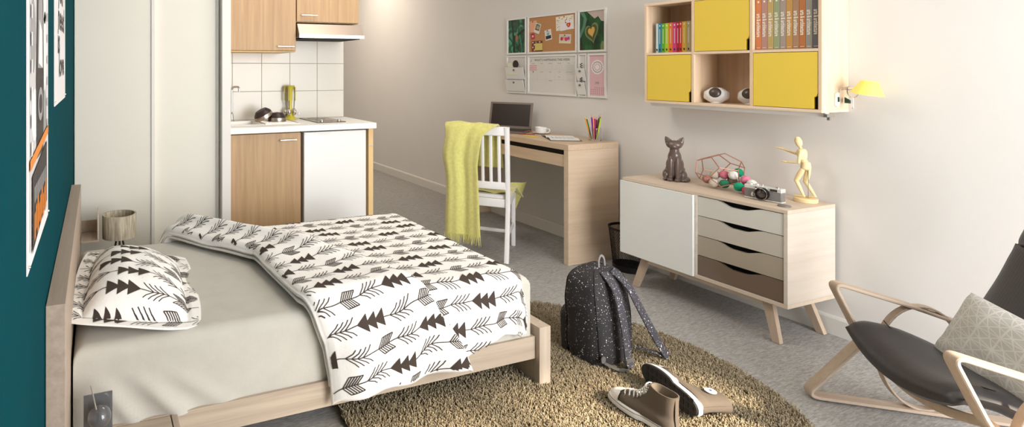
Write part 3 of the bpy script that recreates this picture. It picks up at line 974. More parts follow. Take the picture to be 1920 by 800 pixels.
# notebook / papers
nb = thing('open_magazine', 'grey backed open magazine lying on the desk before the pencils', 'magazine', (3.0, 3.03, DZ))
NM = Matrix.Translation((3.005, 3.03, DZ)) @ Matrix.Rotation(math.radians(-32), 4, 'Z')
loc_box(NM, -.095, .105, -.145, .150, .001, .005).build('magazine_cover', mat('cover_grey', (92, 90, 88), .6), nb, bevel=.0005)
pg = MB()
for sgn in (-1, 1):
    def pf(u, v, sgn=sgn):
        y = sgn*(.002+.136*u)
        return NM @ Vector((-.090+.185*v, y, .0055+.010*math.sin(PI*min(1, u*1.1))**.7*(1-u*.4)))
    pg.sheet((lambda u, v: pf(u, v)) if sgn < 0 else (lambda u, v: pf(1-u, v)), 16, 4, .002)
pg.build('pages', mat('page_white', (226, 224, 218), .6), nb)
pl = MB()
for k in range(6): loc_box(NM, -.07+k*.025, -.064+k*.025, -.11, -.03, .0165, .0168, pl)
pl.build('page_picture', mat('page_grey', (184, 188, 186), .6), nb)
# small items
tag(loc_box(Matrix.Translation((2.905, 3.205, DZ)) @ Matrix.Rotation(.4, 4, 'Z'), -.020, .020, -.05, .05, .0006, .004).build('sticky_note_pad', mat('yellow_note', (226, 200, 60), .6), bevel=.0005), 'yellow sticky note pad on the desk before the cup', 'note pad')
tag(loc_box(Matrix.Translation((2.945, 3.225, DZ)) @ Matrix.Rotation(.7, 4, 'Z'), -.014, .014, -.035, .035, .0006, .003).build('pink_note', mat('pink_note', (206, 160, 170), .6)), 'pale pink paper slip lying behind the yellow note pad', 'paper')
tag(MB().tube([(2.915, 3.33, DZ+.004), (3.0, 3.265, DZ+.004)], .0032, 6).build('loose_pencil', mat('red_pencil', (150, 60, 50), .4)), 'dark red pencil lying loose on the desk near the saucer', 'pencil')
# pencil glass
PG = Vector((3.145, 2.868, DZ))
pgl = thing('pencil_glass', 'clear glass tumbler holding the coloured pencils on desk', 'glass', PG)
M_GLASS = mat('clear_glass', (245, 245, 250), .03, trans=1.0, ior=1.3)
MB().lathe([(.036, .001), (.0385, .004), (.040, .088), (.0375, .088), (.0355, .006), (.0001, .006)], PG, 36, cap=True).build('tumbler', M_GLASS, pgl)
cols = [('orange', (238, 150, 40)), ('dark green', (20, 110, 70)), ('violet', (150, 50, 200)), ('blue', (60, 60, 170)), ('peach', (240, 150, 100)), ('magenta', (190, 50, 140)), ('dark red', (120, 20, 40)), ('forest green', (40, 90, 60)), ('brown', (150, 80, 50)), ('lime', (190, 215, 50)), ('red', (200, 50, 50)), ('purple', (110, 40, 130)), ('rust', (180, 90, 40)), ('navy', (40, 40, 80)), ('pink', (230, 130, 170))]
spots = [(-1.0, .034), (-.82, .03), (-.35, .012), (-.12, .01), (.05, .03), (.18, .02), (.38, .015), (.6, .012), (.8, .02), (1.0, .03), (-.45, -.02), (-.2, -.022), (.3, -.025), (.55, -.02), (.1, -.012)]
for (nm, c), (sx, sy) in zip(cols, spots):
    # spread across the view direction (world -y side shows at right)
    lat = Vector((.36, -.93, 0))*.92; fwd = Vector((-.93, -.36, 0))
    base_ = PG+lat*(sx*.020)+fwd*(sy*.6)+Vector((0, 0, .010))
    L = .158+.026*random.random()
    tip = PG+lat*(sx*.058)+fwd*(sy*1.1)+Vector((0, 0, L))
    dv_ = (tip-base_)
    t = thing('pencil', '%s coloured pencil standing in the glass tumbler' % nm, 'pencil', base_, group='coloured pencils in the glass')
    MB().tube([base_, base_+dv_*.88], .0042, 6).build('pencil_shaft', mat('pencil_'+nm.replace(' ', '_'), c, .35), t)
    MB().tube([base_+dv_*.88, base_+dv_*.96], [.0036, .0014], 6).tube([base_+dv_*.96, tip], [.0014, .0004], 6, mi=1).build('pencil_tip', [mat('pencil_wood', (214, 180, 140), .6), mat('pencil_'+nm.replace(' ', '_'), c, .35)], t)

# ================================================================== DESK CHAIR
ch = thing('desk_chair', 'white painted wooden chair with slatted back at the desk', 'chair', (2.50, 3.10, 0), rz=math.radians(0))
Fv = Vector((.743, .669, 0)); Lv = Vector((-.669, .743, 0))
B0 = Vector((2.500, 2.965, 0))   # rear right post (upright part)
CWD, CDP = .362, .362
def cw(f, l, z): return B0+Fv*f+Lv*l+Vector((0, 0, z))
M_CH = mat('white_chair_paint', (236, 232, 230), .4, coat=.15)
def sq(pts, hw, hl, mat_=M_CH, name='leg', n=16):
    return MB().tube(pts, .01, n, flat=(hw, hl), up=tuple(Fv)).build(name, mat_, ch)
for l in (0, CWD):
    sq([cw(-.055, l, .001), cw(-.020, l, .15), cw(.012, l, .33), cw(.014, l, .42), cw(.0, l, .55), cw(-.030, l, .872)], .018, .015, name='leg')
for l in (.012, CWD-.012):
    sq([cw(CDP, l, .001), cw(CDP, l, .378)], .014, .014, name='leg')
st = MB()
nseg = 14
def seatp(f, l, z): return cw(f, l, z)
sm_ = [(.018, .006), (.018, CWD-.006), (CDP+.028, CWD+.012), (CDP+.034, CWD*.5), (CDP+.028, -.012)]
st.prism([(a, b) for a, b in sm_], lambda a, b, t: cw(a, b, .398+t), .022)
st.build('seat', M_CH, ch, bevel=.006, seg=3)
for nm, f0, l0, f1, l1 in (('seat_rail', .016, .008, .016, CWD-.008), ('seat_rail', CDP-.004, .012, CDP-.004, CWD-.012), ('seat_rail', .03, .004, CDP-.02, .008), ('seat_rail', .03, CWD-.004, CDP-.02, CWD-.008)):
    MB().tube([cw(f0, l0, .368), cw(f1, l1, .368)], .01, 16, flat=(.028, .009), up=(0, 0, 1)).build(nm, M_CH, ch)
MB().tube([cw(-.004, .01, .150), cw(CDP-.01, .012, .155)], .01, 16, flat=(.014, .008), up=(0, 0, 1)).build('stretcher', M_CH, ch)
MB().tube([cw(-.004, CWD-.01, .150), cw(CDP-.01, CWD-.012, .155)], .01, 16, flat=(.014, .008), up=(0, 0, 1)).build('stretcher', M_CH, ch)
MB().tube([cw(.16, .012, .150), cw(.16, CWD-.012, .150)], .01, 16, flat=(.012, .008), up=(0, 0, 1)).build('stretcher', M_CH, ch)
def bow(z0, f0, h, name):
    pts = [cw(f0-.012*math.sin(PI*k/8), CWD*k/8, z0) for k in range(9)]
    MB().tube(pts, .01, 16, flat=(h, .011), up=(0, 0, 1)).build(name, M_CH, ch)
bow(.845, -.026, .030, 'top_rail'); bow(.485, .003, .024, 'lower_rail')
for k in range(1, 7):
    l = CWD*k/7.0
    sl = -.010*math.sin(PI*k/7)
    MB().tube([cw(.002+sl, l, .50), cw(-.012+sl, l, .66), cw(-.024+sl, l, .83)], .01, 12, flat=(.006, .010), up=tuple(Fv)).build('slat', M_CH, ch)

# ---------------- throw over the chair
th_ = thing('yellow_throw', 'pale yellow wool throw with fringe draped over the chair back and seat', 'throw', (2.40, 3.25, .1))
M_THROW = mat('yellow_wool', (208, 201, 120), .95, noise_amt=.08, nscale=60, bump=.25, bscale=260, sheen=.4)
# path in (f,z): up the back outside, over the rail, down the inside
path = [(-.098, .165), (-.085, .30), (-.072, .45), (-.066, .62), (-.066, .78), (-.058, .866), (-.034, .892), (-.008, .880), (.006, .83), (.014, .72), (.026, .60)]
def pathp(t):
    x = t*(len(path)-1); i = min(int(x), len(path)-2); q = x-i
    p0 = path[max(i-1, 0)]; p1 = path[i]; p2 = path[i+1]; p3 = path[min(i+2, len(path)-1)]
    r = []
    for k in range(2):
        a, b, c, d = p0[k], p1[k], p2[k], p3[k]
        r.append(.5*((2*b)+(-a+c)*q+(2*a-5*b+4*c-d)*q*q+(-a+3*b-3*c+d)*q**3))
    return r
def throw_back(u, v):
    f, z = pathp(v)
    hang = 1-smooth(.30, .62, v)
    # near edge flares out along the top rail, far edge bulges past the post
    lo = interp([(0, .150), (.30, .175), (.42, .150), (.50, .085), (.56, .050), (.62, .055), (1, .03)], v)
    hi = interp([(0, .385), (.20, .385), (.38, .378), (.46, .392), (.50, .398), (.60, .395), (1, .34)], v)
    bulge = .030*math.exp(-((v-.34)/.07)**2)
    l = lo+(hi+bulge-lo)*u
    wv = math.sin(u*9.5+.6+.8*v)*.012+math.sin(u*21+1+v*2)*.004
    f2 = f-(.010+wv)*(hang*.9+.22)
    z2 = z+(.012*math.exp(-((u-.72)/.16)**2)+.007*math.exp(-((u-.36)/.07)**2))*math.exp(-((v-.6)/.13)**2)+.003*noise.noise(Vector((u*5, v*7, 2)))
    return cw(f2, l, z2)
tb = MB().sheet(lambda u, v: throw_back(1-u, v), 60, 110, .006)
tb.build('hanging_cloth', M_THROW, th_, sharp=0)
# part on the seat, hanging off the front corner
def throw_seat(u, v):
    # u along facing, v across from far side to the near front corner
    f = -.0+.055+.30*u; l = .30-.30*v-.02
    z = .4275+.010*abs(math.sin(u*7+v*5))+.018*math.exp(-((u-.45)/.2)**2)*math.exp(-((v-.55)/.3)**2)
    e = max(0, (f+(.06-l)*.55)-.33)
    if e > 0:
        f = f+e*.35; z -= e*1.25
        l -= e*.5
    return cw(f, l, z)
MB().sheet(lambda u, v: throw_seat(1-u, v), 44, 44, .006).build('seat_cloth', M_THROW, th_, sharp=0)
# tongue hanging at the front right corner
def tongue(u, v):
    w_ = .15*(1-v*.85)
    return cw(CDP+.045+.012*math.sin(u*6+v*3), .045-.055*u*(1-v*.6)-.03*v+.02, .430-.185*v)+Fv*(u*w_*.6)-Lv*(u*w_*.45)
MB().sheet(lambda u, v: tongue(u, v), 20, 30, .005).build('corner_cloth', M_THROW, th_, sharp=0)
fr_ = MB()
for k in range(46):
    u = (k+.5)/46
    p = throw_back(u, 0.0)
    sw = Lv*(random.uniform(-.008, .008))+Fv*random.uniform(-.006, .004)
    L = random.uniform(.045, .062)
    fr_.tube([p+Vector((0, 0, .004)), p+sw*.5-Vector((0, 0, L*.5)), p+sw-Vector((0, 0, L))], [.0024, .0021, .0012], 5)
fr_.build('fringe', M_THROW, th_)
fr_ = MB()
for k in range(12):
    p = cw(.03+.001*k, .34-.012*k, .60-.001*k); L = random.uniform(.05, .07)
    fr_.tube([p, p-Vector((0, 0, L))+Lv*random.uniform(-.01, .01)], [.0022, .0012], 5)
fr_.build('fringe', M_THROW, th_)

# ================================================================== WASTE BASKET
wb = thing('waste_basket', 'black wire mesh waste basket between desk and sideboard', 'waste basket', (3.10, 2.59, 0))
WB = Vector((3.105, 2.575, 0))
M_MESH = mat('black_metal_mesh', (38, 34, 34), .45, metal=.6)
me_ = MB()
NB, HB, R0, R1 = 60, .262, .088, .112
for sgn in (-1, 1):
    for k in range(NB):
        pts = []
        for j in range(7):
            t = 2*PI*k/NB+sgn*j/6*1.15; r = R0+(R1-R0)*j/6
            pts.append(WB+Vector((r*math.cos(t), r*math.sin(t), .03+(HB-.04)*j/6)))
        me_.tube(pts, .0011, 4, cap=False)
me_.build('mesh_wall', M_MESH, wb)
MB().lathe([(R0+.001, .001), (R0+.003, .002), (R0+.004, .034), (R0-.001, .034), (R0-.001, .004), (.0001, .004)], WB, 40).build('base_ring', M_MESH, wb)
MB().lathe([(R1-.003, HB-.012), (R1+.004, HB-.010), (R1+.005, HB+.002), (R1-.002, HB+.002), (R1-.003, HB-.012)], WB, 40, cap=False).build('rim', M_MESH, wb)

# ================================================================== WALL ORGANISER
WX = XW-.0008
def panel(name, label, cat, y0, y1, z0, z1, fill, fr=.014, group='white framed panels of the wall organiser'):
    # y0 > y1 : left edge has the larger y
    t = thing(name, label, cat, (WX, (y0+y1)/2, z0), group=group)
    f = MB(); d = .014
    f.box(WX-d, WX, y1, y0, z0, z0+fr); f.box(WX-d, WX, y1, y0, z1-fr, z1)
    f.box(WX-d, WX, y1, y1+fr, z0+fr, z1-fr); f.box(WX-d, WX, y0-fr, y0, z0+fr, z1-fr)
    f.build('frame', M_WHITE, t, bevel=.001)
    MB().box(WX-.006, WX-.001, y1+fr, y0-fr, z0+fr, z1-fr).build('backing', fill, t)
    return t
PZ = (1.050, 1.358, 1.368, 1.668)
def on_wall(mb, pts, x, mi=0): mb.add([(x, y, z) for y, z in pts], [tuple(range(len(pts)))], mi)
def wrect(mb, yc, zc, w_, h, ang=0, x=WX-.0075, mi=0):
    c, s = math.cos(ang), math.sin(ang)
    on_wall(mb, [(yc-(a*c-b*s), zc+a*s+b*c) for a, b in ((-w_/2, -h/2), (w_/2, -h/2), (w_/2, h/2), (-w_/2, h/2))], x, mi)
def wdisc(mb, yc, zc, ry, rz, x=WX-.0085, mi=0, n=18):
    on_wall(mb, [(yc-ry*math.cos(2*PI*k/n), zc+rz*math.sin(2*PI*k/n)) for k in range(n)], x, mi)
def nature_mat(name, dark, mid, light, scale, dist, off):
    m = bpy.data.materials.new(name); m.use_nodes = True; t = m.node_tree
    b = t.nodes['Principled BSDF']; b.inputs['Roughness'].default_value = .3
    tc = t.nodes.new('ShaderNodeTexCoord'); mp = t.nodes.new('ShaderNodeMapping'); mp.inputs['Location'].default_value = off
    mp.inputs['Rotation'].default_value = (.5, 0, 0); mp.inputs['Scale'].default_value = (1, 1.8, 1)
    n = t.nodes.new('ShaderNodeTexNoise'); n.inputs['Scale'].default_value = scale; n.inputs['Detail'].default_value = 8; n.inputs['Distortion'].default_value = dist
    r = t.nodes.new('ShaderNodeValToRGB'); r.color_ramp.elements[0].position = .36; r.color_ramp.elements[1].position = .72
    r.color_ramp.elements[0].color = (*lin(dark), 1); r.color_ramp.elements[1].color = (*lin(light), 1)
    e = r.color_ramp.elements.new(.52); e.color = (*lin(mid), 1)
    t.links.new(tc.outputs['Object'], mp.inputs['Vector']); t.links.new(mp.outputs['Vector'], n.inputs['Vector'])
    t.links.new(n.outputs['Fac'], r.inputs['Fac']); t.links.new(r.outputs['Color'], b.inputs['Base Color'])
    return m
Y = [3.846, 3.617, 3.603, 3.106, 3.097, 2.857]
forest = nature_mat('forest_picture', (4, 30, 22), (10, 92, 58), (90, 190, 140), 9, 2.2, (0, 0, 0))
aerial = nature_mat('aerial_picture', (16, 40, 20), (22, 74, 34), (34, 98, 48), 10, .6, (3, 1, 0))
t1 = panel('framed_forest_photo', 'white framed photo of dark green forest, top left of the wall organiser', 'picture', Y[0], Y[1], PZ[2], PZ[3], forest)
a_ = MB()
on_wall(a_, [(3.80, 1.655), (3.785, 1.655), (3.755, 1.50), (3.75, 1.383), (3.775, 1.383), (3.775, 1.50)], WX-.0066, 0)
on_wall(a_, [(3.76, 1.52), (3.64, 1.58), (3.633, 1.56), (3.76, 1.495)], WX-.0066, 0)
wdisc(a_, 3.732, 1.505, .016, .028, WX-.0070, 1)
a_.build('photo_motif', [mat('photo_deep_green', (6, 40, 30), .5), mat('photo_brown', (150, 100, 72), .5)], t1)
cork = mat('cork', (188, 138, 92), .9, noise_amt=.18, nscale=160, bump=.2, bscale=300)
t2 = panel('cork_board', 'white framed cork board with pinned cards above the desk', 'cork board', Y[2], Y[3], PZ[2], PZ[3], cork)
t3 = panel('framed_aerial_photo', 'white framed aerial photo with heart shaped clearing, top right of wall organiser', 'picture', Y[4], Y[5], PZ[2], PZ[3], aerial)
a_ = MB()
def heart(yc, zc, s, mi, x):
    pts = []
    for k in range(36):
        t = 2*PI*k/36
        hx = 16*math.sin(t)**3; hz = 13*math.cos(t)-5*math.cos(2*t)-2*math.cos(3*t)-math.cos(4*t)
        pts.append((yc-(hx*.85+hz*-.22)*s, zc+(hz*1.15+hx*.30)*s))
    on_wall(a_, pts, x, mi)
heart(2.978, 1.505, .0042, 0, WX-.0066); heart(2.978, 1.505, .0034, 1, WX-.0070); heart(2.980, 1.510, .0021, 2, WX-.0074)
on_wall(a_, [(3.082, 1.650), (3.045, 1.652), (3.020, 1.600), (3.035, 1.545), (3.082, 1.46), (3.082, 1.50), (3.055, 1.56), (3.048, 1.61)], WX-.0066, 3)
on_wall(a_, [(3.020, 1.653), (2.872, 1.653), (2.872, 1.575), (2.900, 1.580), (2.925, 1.615), (2.955, 1.600), (2.985, 1.625)], WX-.0066, 4)
on_wall(a_, [(2.905, 1.383), (2.872, 1.383), (2.872, 1.43), (2.890, 1.445), (2.905, 1.42)], WX-.0066, 0)
on_wall(a_, [(3.082, 1.455), (3.075, 1.44), (3.060, 1.383), (3.082, 1.383)], WX-.0066, 5)
a_.build('photo_motif', [mat('sandy_green', (120, 128, 84), .5), mat('olive_ring', (70, 84, 44), .5), mat('golden_field', (214, 168, 84), .5), mat('river_green', (86, 130, 110), .5), mat('rock_pink', (196, 178, 168), .5), mat('soil_dark', (52, 44, 28), .5)], t3)
# pinned cards: each a thing of its own
XP = WX-.0062
def card(name, label, y, z, w_, h, ang, rgb, art, dx=.0, pin_rgb=(90, 80, 80)):
    t = thing(name, label, 'card', (XP-dx, y, z), group='cards pinned to the cork board')
    c, s = math.cos(ang), math.sin(ang)
    def q(a, b): return (y-(a*c-b*s), z+a*s+b*c)
    m = MB(); P_ = [q(a, b) for a, b in ((-w_/2, -h/2), (w_/2, -h/2), (w_/2, h/2), (-w_/2, h/2))]
    vs = [(XP-dx, a, b) for a, b in P_]+[(XP-dx-.0008, a, b) for a, b in P_]
    m.add(vs, [(0, 1, 2, 3), (7, 6, 5, 4), (0, 4, 5, 1), (1, 5, 6, 2), (2, 6, 7, 3), (3, 7, 4, 0)])
    m.build('card_sheet', mat('card_%d_%d_%d' % rgb, rgb, .6), t)
    if art:
        am = MB(); ms = []
        for kind, a, b, w2, h2, col in art:
            mm = mat('ink_%d_%d_%d' % col, col, .6)
            if mm not in ms: ms.append(mm)
            mi = ms.index(mm)
            x_ = XP-dx-.0011-.0002*len(am.f)/(len(art)+1)
            if kind == 'r': on_wall(am, [q(a+i*w2/2, b+j*h2/2) for i, j in ((-1, -1), (1, -1), (1, 1), (-1, 1))], x_, mi)
            else: on_wall(am, [q(a+w2/2*math.cos(2*PI*k/14), b+h2/2*math.sin(2*PI*k/14)) for k in range(14)], x_, mi)
        am.build('card_print', ms, t)
    pa = q(0, h/2-.008)
    MB().ball((XP-dx-.005, pa[0], pa[1]), .0045, 10, 8).build('pin', mat('pin_%d_%d_%d' % pin_rgb, pin_rgb, .4), t)
rnd = random.Random(5)
dots = [('o', rnd.uniform(-.075, .075), rnd.uniform(-.042, .046), .007, .007, rnd.choice([(200, 90, 60), (60, 60, 50), (90, 140, 90), (190, 150, 90)])) for _ in range(40)]
card('salmon_card', 'salmon pink card pinned at the top left of the cork board', 3.545, 1.585, .075, .090, .02, (228, 170, 136), [])
card('snapshot', 'tilted white instant photo overlapping the salmon card on cork', 3.497, 1.568, .058, .078, -.32, (226, 222, 212), [('r', 0, .008, .046, .048, (120, 132, 112)), ('o', .004, .006, .026, .026, (190, 160, 130)), ('r', 0, -.012, .046, .008, (110, 60, 56))], .001)
card('crimson_tag', 'small crimson tag with pale heart on the cork board', 3.547, 1.508, .040, .048, .15, (196, 50, 84), [('o', 0, 0, .018, .018, (236, 190, 200))], .001)
card('polka_dot_card', 'brown card with white dots at lower left of the cork board', 3.502, 1.428, .118, .084, 0, (128, 66, 42), [('o', -.045, .030, .011, .011, (240, 236, 230)), ('o', -.008, .032, .011, .011, (240, 236, 230)), ('o', .028, .032, .011, .011, (240, 236, 230)), ('o', -.045, -.008, .011, .011, (240, 236, 230)), ('o', -.028, .012, .011, .011, (240, 236, 230)), ('o', -.028, -.030, .011, .011, (240, 236, 230)), ('r', .018, -.006, .080, .056, (214, 194, 112)), ('r', .016, -.036, .078, .006, (60, 50, 40))])
card('instant_photo', 'white instant photo with teal and black image, centre of cork board', 3.385, 1.510, .066, .080, .16, (228, 222, 218), [('r', 0, -.018, .054, .026, (40, 34, 34)), ('o', 0, .008, .030, .020, (110, 180, 160)), ('r', 0, .022, .040, .012, (206, 200, 206))], 0, (120, 40, 60))
card('confetti_card', 'cream card with confetti dots at top right of cork board', 3.222, 1.590, .170, .105, .04, (236, 228, 212), dots)
card('heart_card', 'white card with a red heart overlapping the confetti card', 3.205, 1.568, .120, .062, .12, (232, 228, 228), [('o', .012, .006, .022, .026, (206, 70, 40)), ('o', .030, .006, .022, .026, (206, 70, 40)), ('o', .021, -.004, .026, .024, (206, 70, 40)), ('o', .018, .002, .010, .010, (240, 190, 140))], .001, (100, 50, 40))
card('flower_postcard', 'postcard with pink and red flowers at lower right of cork board', 3.220, 1.472, .112, .068, -.06, (222, 214, 180), [('r', 0, .006, .100, .044, (200, 196, 200)), ('o', -.030, .000, .026, .028, (204, 40, 70)), ('o', -.010, .008, .022, .022, (230, 160, 60)), ('o', .012, -.002, .030, .030, (214, 60, 110)), ('o', .034, .004, .024, .026, (196, 60, 140))], 0, (120, 30, 50))
# lower row
M_PB = mat('panel_backing', (222, 218, 212), .7)
M_INK = mat('ink_grey', (110, 106, 102), .7)
t4 = panel('letter_pocket_panel', 'white wall organiser panel with two letter pockets, bottom left', 'letter holder', Y[0]+.004, Y[1], PZ[0], PZ[1], M_PB, .012)
def pocket(parent, y0, y1, z0, z1, dpt=.028):
    m = MB()
    m.hexa([(WX-.015, y1, z0), (WX-.015, y0, z0), (WX-.018, y0, z0), (WX-.018, y1, z0)], [(WX-.015-dpt*.8, y1, z1), (WX-.015-dpt*.8, y0, z1), (WX-.019-dpt*.8, y0, z1), (WX-.019-dpt*.8, y1, z1)])
    m.build('pocket', M_WHITE, parent)
    mm = MB().lathe([(.008, 0), (.008, .004), (.006, .005)], M=Matrix.Translation((WX-.019-dpt*.72, (y0+y1)/2, z1-.022)) @ Matrix.Rotation(-PI/2, 4, 'Y'), n=16)
    mm.build('snap_button', mat('button_pewter', (130, 122, 112), .35, metal=.6), parent)
pocket(t4, 3.835, 3.625, 1.165, 1.262); pocket(t4, 3.835, 3.625, 1.066, 1.160)
tag(MB().box(WX-.030, WX-.0285, 3.70, 3.815, 1.20, 1.300).build('letter', mat('letter_cream', (222, 226, 200), .7)), 'cream letter standing in the left wall pocket', 'letter')
tag(MB().prism(arc(3.715, 1.295, .034, 0, 2*PI, 20)[:-1], lambda a, b, t: (WX-.0335+t, a, b-.008), .0015).build('round_dark_card', mat('dark_card', (52, 36, 34), .6)), 'dark rounded card sticking out of the left wall pocket', 'card')
t5 = panel('weekly_planner', 'white weekly planner board reading what\'s happening this week', 'planner', Y[2], Y[3], PZ[0], PZ[1], M_PB)
pm_ = MB()
XT = WX-.0066
def wt_(s, y, z, size, **k): put_text(pm_, s, lambda a, b: (XT, y-a, z+b), size, 0, **k)
wt_("WHAT'S HAPPENING THIS WEEK", 3.352, 1.318, .0245, bold=.0002)
for k, s in enumerate(('monday', 'tuesday', 'wednesday', 'thursday', 'friday')):
    wt_(s, 3.545-.090*k, 1.292, .010)
for k, s in enumerate(('saturday', 'sunday', 'notes', 'to do this week')):
    wt_(s, 3.455-.090*k, 1.226, .009)
wt_('shopping', 3.365, 1.160, .010); wt_('diary', 3.275, 1.190, .009)
for j in range(8): wrect(pm_, 3.165, 1.278-j*.009, .085, .0009, 0, XT, 1)
for j in range(7): wrect(pm_, 3.165, 1.214-j*.009, .085, .0012, 0, XT, 1)
for k in range(4):
    for j in range(6): wrect(pm_, 3.455-.09*k, 1.280-j*.009, .078, .0006, 0, XT, 1)
for j in range(3): wrect(pm_, 3.545, 1.274-j*.016, .080, .010, 0, XT, 2)
on_wall(pm_, [(3.552, 1.232), (3.538, 1.232), (3.545, 1.216)], XT, 0)
wrect(pm_, 3.565, 1.315, .02, .002, .8, XT, 0); wrect(pm_, 3.572, 1.308, .012, .002, -.6, XT, 0); wrect(pm_, 3.125, 1.298, .015, .002, 1.0, XT, 0)
for yb in (3.50, 3.41, 3.32, 3.23): wrect(pm_, yb, 1.20, .0007, .11, 0, XT, 1)
wrect(pm_, 3.36, 1.168-.0, .40, .0007, 0, XT, 1)
pm_.build('planner_print', [M_INK, mat('ink_pale', (182, 178, 172), .7), mat('ink_rose', (226, 170, 172), .7)], t5)
t6 = panel('narrow_pocket_panel', 'narrow white wall organiser panel with two small pockets and sprigs', 'letter holder', 3.094, 3.018, PZ[0], PZ[1], M_PB, .010)
pocket(t6, 3.094, 3.019, 1.165, 1.255, .022); pocket(t6, 3.094, 3.019, 1.066, 1.156, .022)
for zz, lab in ((1.262, 'small black sprig in the upper narrow pocket'), (1.160, 'small black sprig in the lower narrow pocket')):
    s_ = MB().tube([(WX-.027, 3.055, zz-.025), (WX-.026, 3.053, zz+.028)], .0012, 6)
    for k in range(5):
        z_ = zz-.004+k*.0075; sg = 1 if k % 2 else -1
        s_.ball((WX-.026, 3.053+sg*.006, z_), (.001, .0065, .0035), 8, 6)
    tag(s_.build('sprig', M_BLACK), lab, 'sprig')
t7 = panel('pink_calendar', 'white framed pink calendar with white wreath, bottom right of organiser', 'calendar', 3.011, Y[5], PZ[0], PZ[1], mat('calendar_pink', (226, 186, 192), .7))
cm_ = MB()
wdisc(cm_, 2.932, 1.262, .052, .050, WX-.0064, 0, 32)
for k in range(26):
    t = 2*PI*k/26; wrect(cm_, 2.932-.038*math.cos(t), 1.262+.036*math.sin(t), .010, .004, t+.9*(1 if k % 2 else -1), WX-.0068, 1)
wdisc(cm_, 2.932, 1.262, .026, .025, WX-.0070, 2, 24); wdisc(cm_, 2.932, 1.262, .018, .017, WX-.0073, 0, 24)
cal_ = MB()
put_text(cal_, 'July', lambda a, b: (WX-.0066, 2.932-a, 1.155+b), .022, 0)
cal_.build('month_lettering', mat('wreath_grey', (120, 112, 116), .7), t7)
for j in range(5):
    for k in range(7):
        if (j == 0 and k < 2) or (j == 4 and k > 4): continue
        wrect(cm_, 2.985-.0175*k, 1.118-.0135*j, .006, .006, 0, WX-.0066, 3)
cm_.build('calendar_print', [mat('wreath_white', (238, 232, 232), .7), mat('wreath_grey', (120, 112, 116), .7), mat('wreath_pink', (228, 190, 196), .7), mat('date_rose', (176, 110, 122), .7)], t7)

# ================================================================== WALL SHELF
SF, SB_, SY_R, SY_L, SZ0, SZ1 = 3.040, XW-.001, 1.541, 2.416, 1.052, 1.634
sh = thing('wall_cube_shelf', 'birch wall shelf unit with yellow doors above the sideboard', 'shelf', (3.14, 1.98, SZ0))
T_ = .014
MB().box(SF, SB_, SY_R, SY_L, SZ0, SZ0+T_).build('bottom_board', W_SHELF_Y, sh, bevel=.0008)
MB().box(SF, SB_, SY_R, SY_L, SZ1-T_, SZ1).build('top_board', W_SHELF_Y, sh, bevel=.0008)
MB().box(SF+.0005, SB_, SY_R, SY_R+T_, SZ0+T_+.0003, SZ1-T_-.0003).build('side_panel', W_SHELF_Z, sh, bevel=.0008)
MB().box(SF+.0005, SB_, SY_L-T_, SY_L, SZ0+T_+.0003, SZ1-T_-.0003).build('side_panel', W_SHELF_Z, sh, bevel=.0008)
V1, V2, ZH = 2.1275, 1.8335, 1.3365
for yv in (V1, V2): MB().box(SF+.0005, SB_-.006, yv-.007, yv+.007, SZ0+T_+.0003, SZ1-T_-.0003).build('divider', W_SHELF_Z, sh, bevel=.0008)
for a, b in ((V1+.0073, SY_L-T_-.0003), (V2+.0073, V1-.0073), (SY_R+T_+.0003, V2-.0073)):
    MB().box(SF+.0005, SB_-.006, a, b, ZH-.0065, ZH+.0065).build('shelf_board', W_SHELF_Y, sh, bevel=.0008)
MB().box(SB_-.0055, SB_-.001, SY_R+T_, SY_L-T_, SZ0+T_, SZ1-T_).build('back_board', wood('birch_back', (190, 152, 118), (214, 180, 146), 2, .8), sh)
M_YEL = mat('yellow_lacquer', (232, 200, 74), .45, coat=.1)
def ydoor(y0, y1, z0, z1):
    # y0 left (large), y1 right ; notch at lower right
    g_ = .0025; y0 -= g_; y1 += g_; z0 += g_; z1 -= g_
    nw, nh = .016, .078
    P_ = [(y0, z0), (y1+nw, z0)]+[(y1+nw*(1-math.sin(t)), z0+nh-nw*1.6+nw*1.6*(1-math.cos(t))*1.0) for t in [PI/2*k/6 for k in range(7)]]+[(y1, z1), (y0, z1)]
    d = MB().prism([(a, b) for a, b in P_][::-1], lambda a, b, t: (SF+.0015+t, a, b), .014).build('door', M_YEL, sh)
    MB().box(SF+.018, SF+.022, y1-.002, y0+.002, z0-.002, z1+.002).build('notch_shade', M_BLACK, d)  # black sheet standing in for the shade seen through the notch
ydoor(V1-.007, V2+.007, ZH+.0065, SZ1-T_)
ydoor(SY_L-T_, V1+.007, SZ0+T_, ZH-.0065)
ydoor(V2-.007, SY_R+T_, SZ0+T_, ZH-.0065)
rl = MB().box(3.075, 3.105, SY_R+.004, SY_L-.014, SZ0-.022, SZ0-.0005)
rl.build('hanging_rail', M_WHITE, sh, bevel=.001)
MB().box(3.060, 3.115, SY_R-.010, SY_R+.004, SZ0-.020, SZ0-.004).box(3.082, 3.095, SY_R-.008, SY_R+.003, SZ0-.034, SZ0-.0205).build('rail_bracket', M_CHROME, sh, bevel=.001)
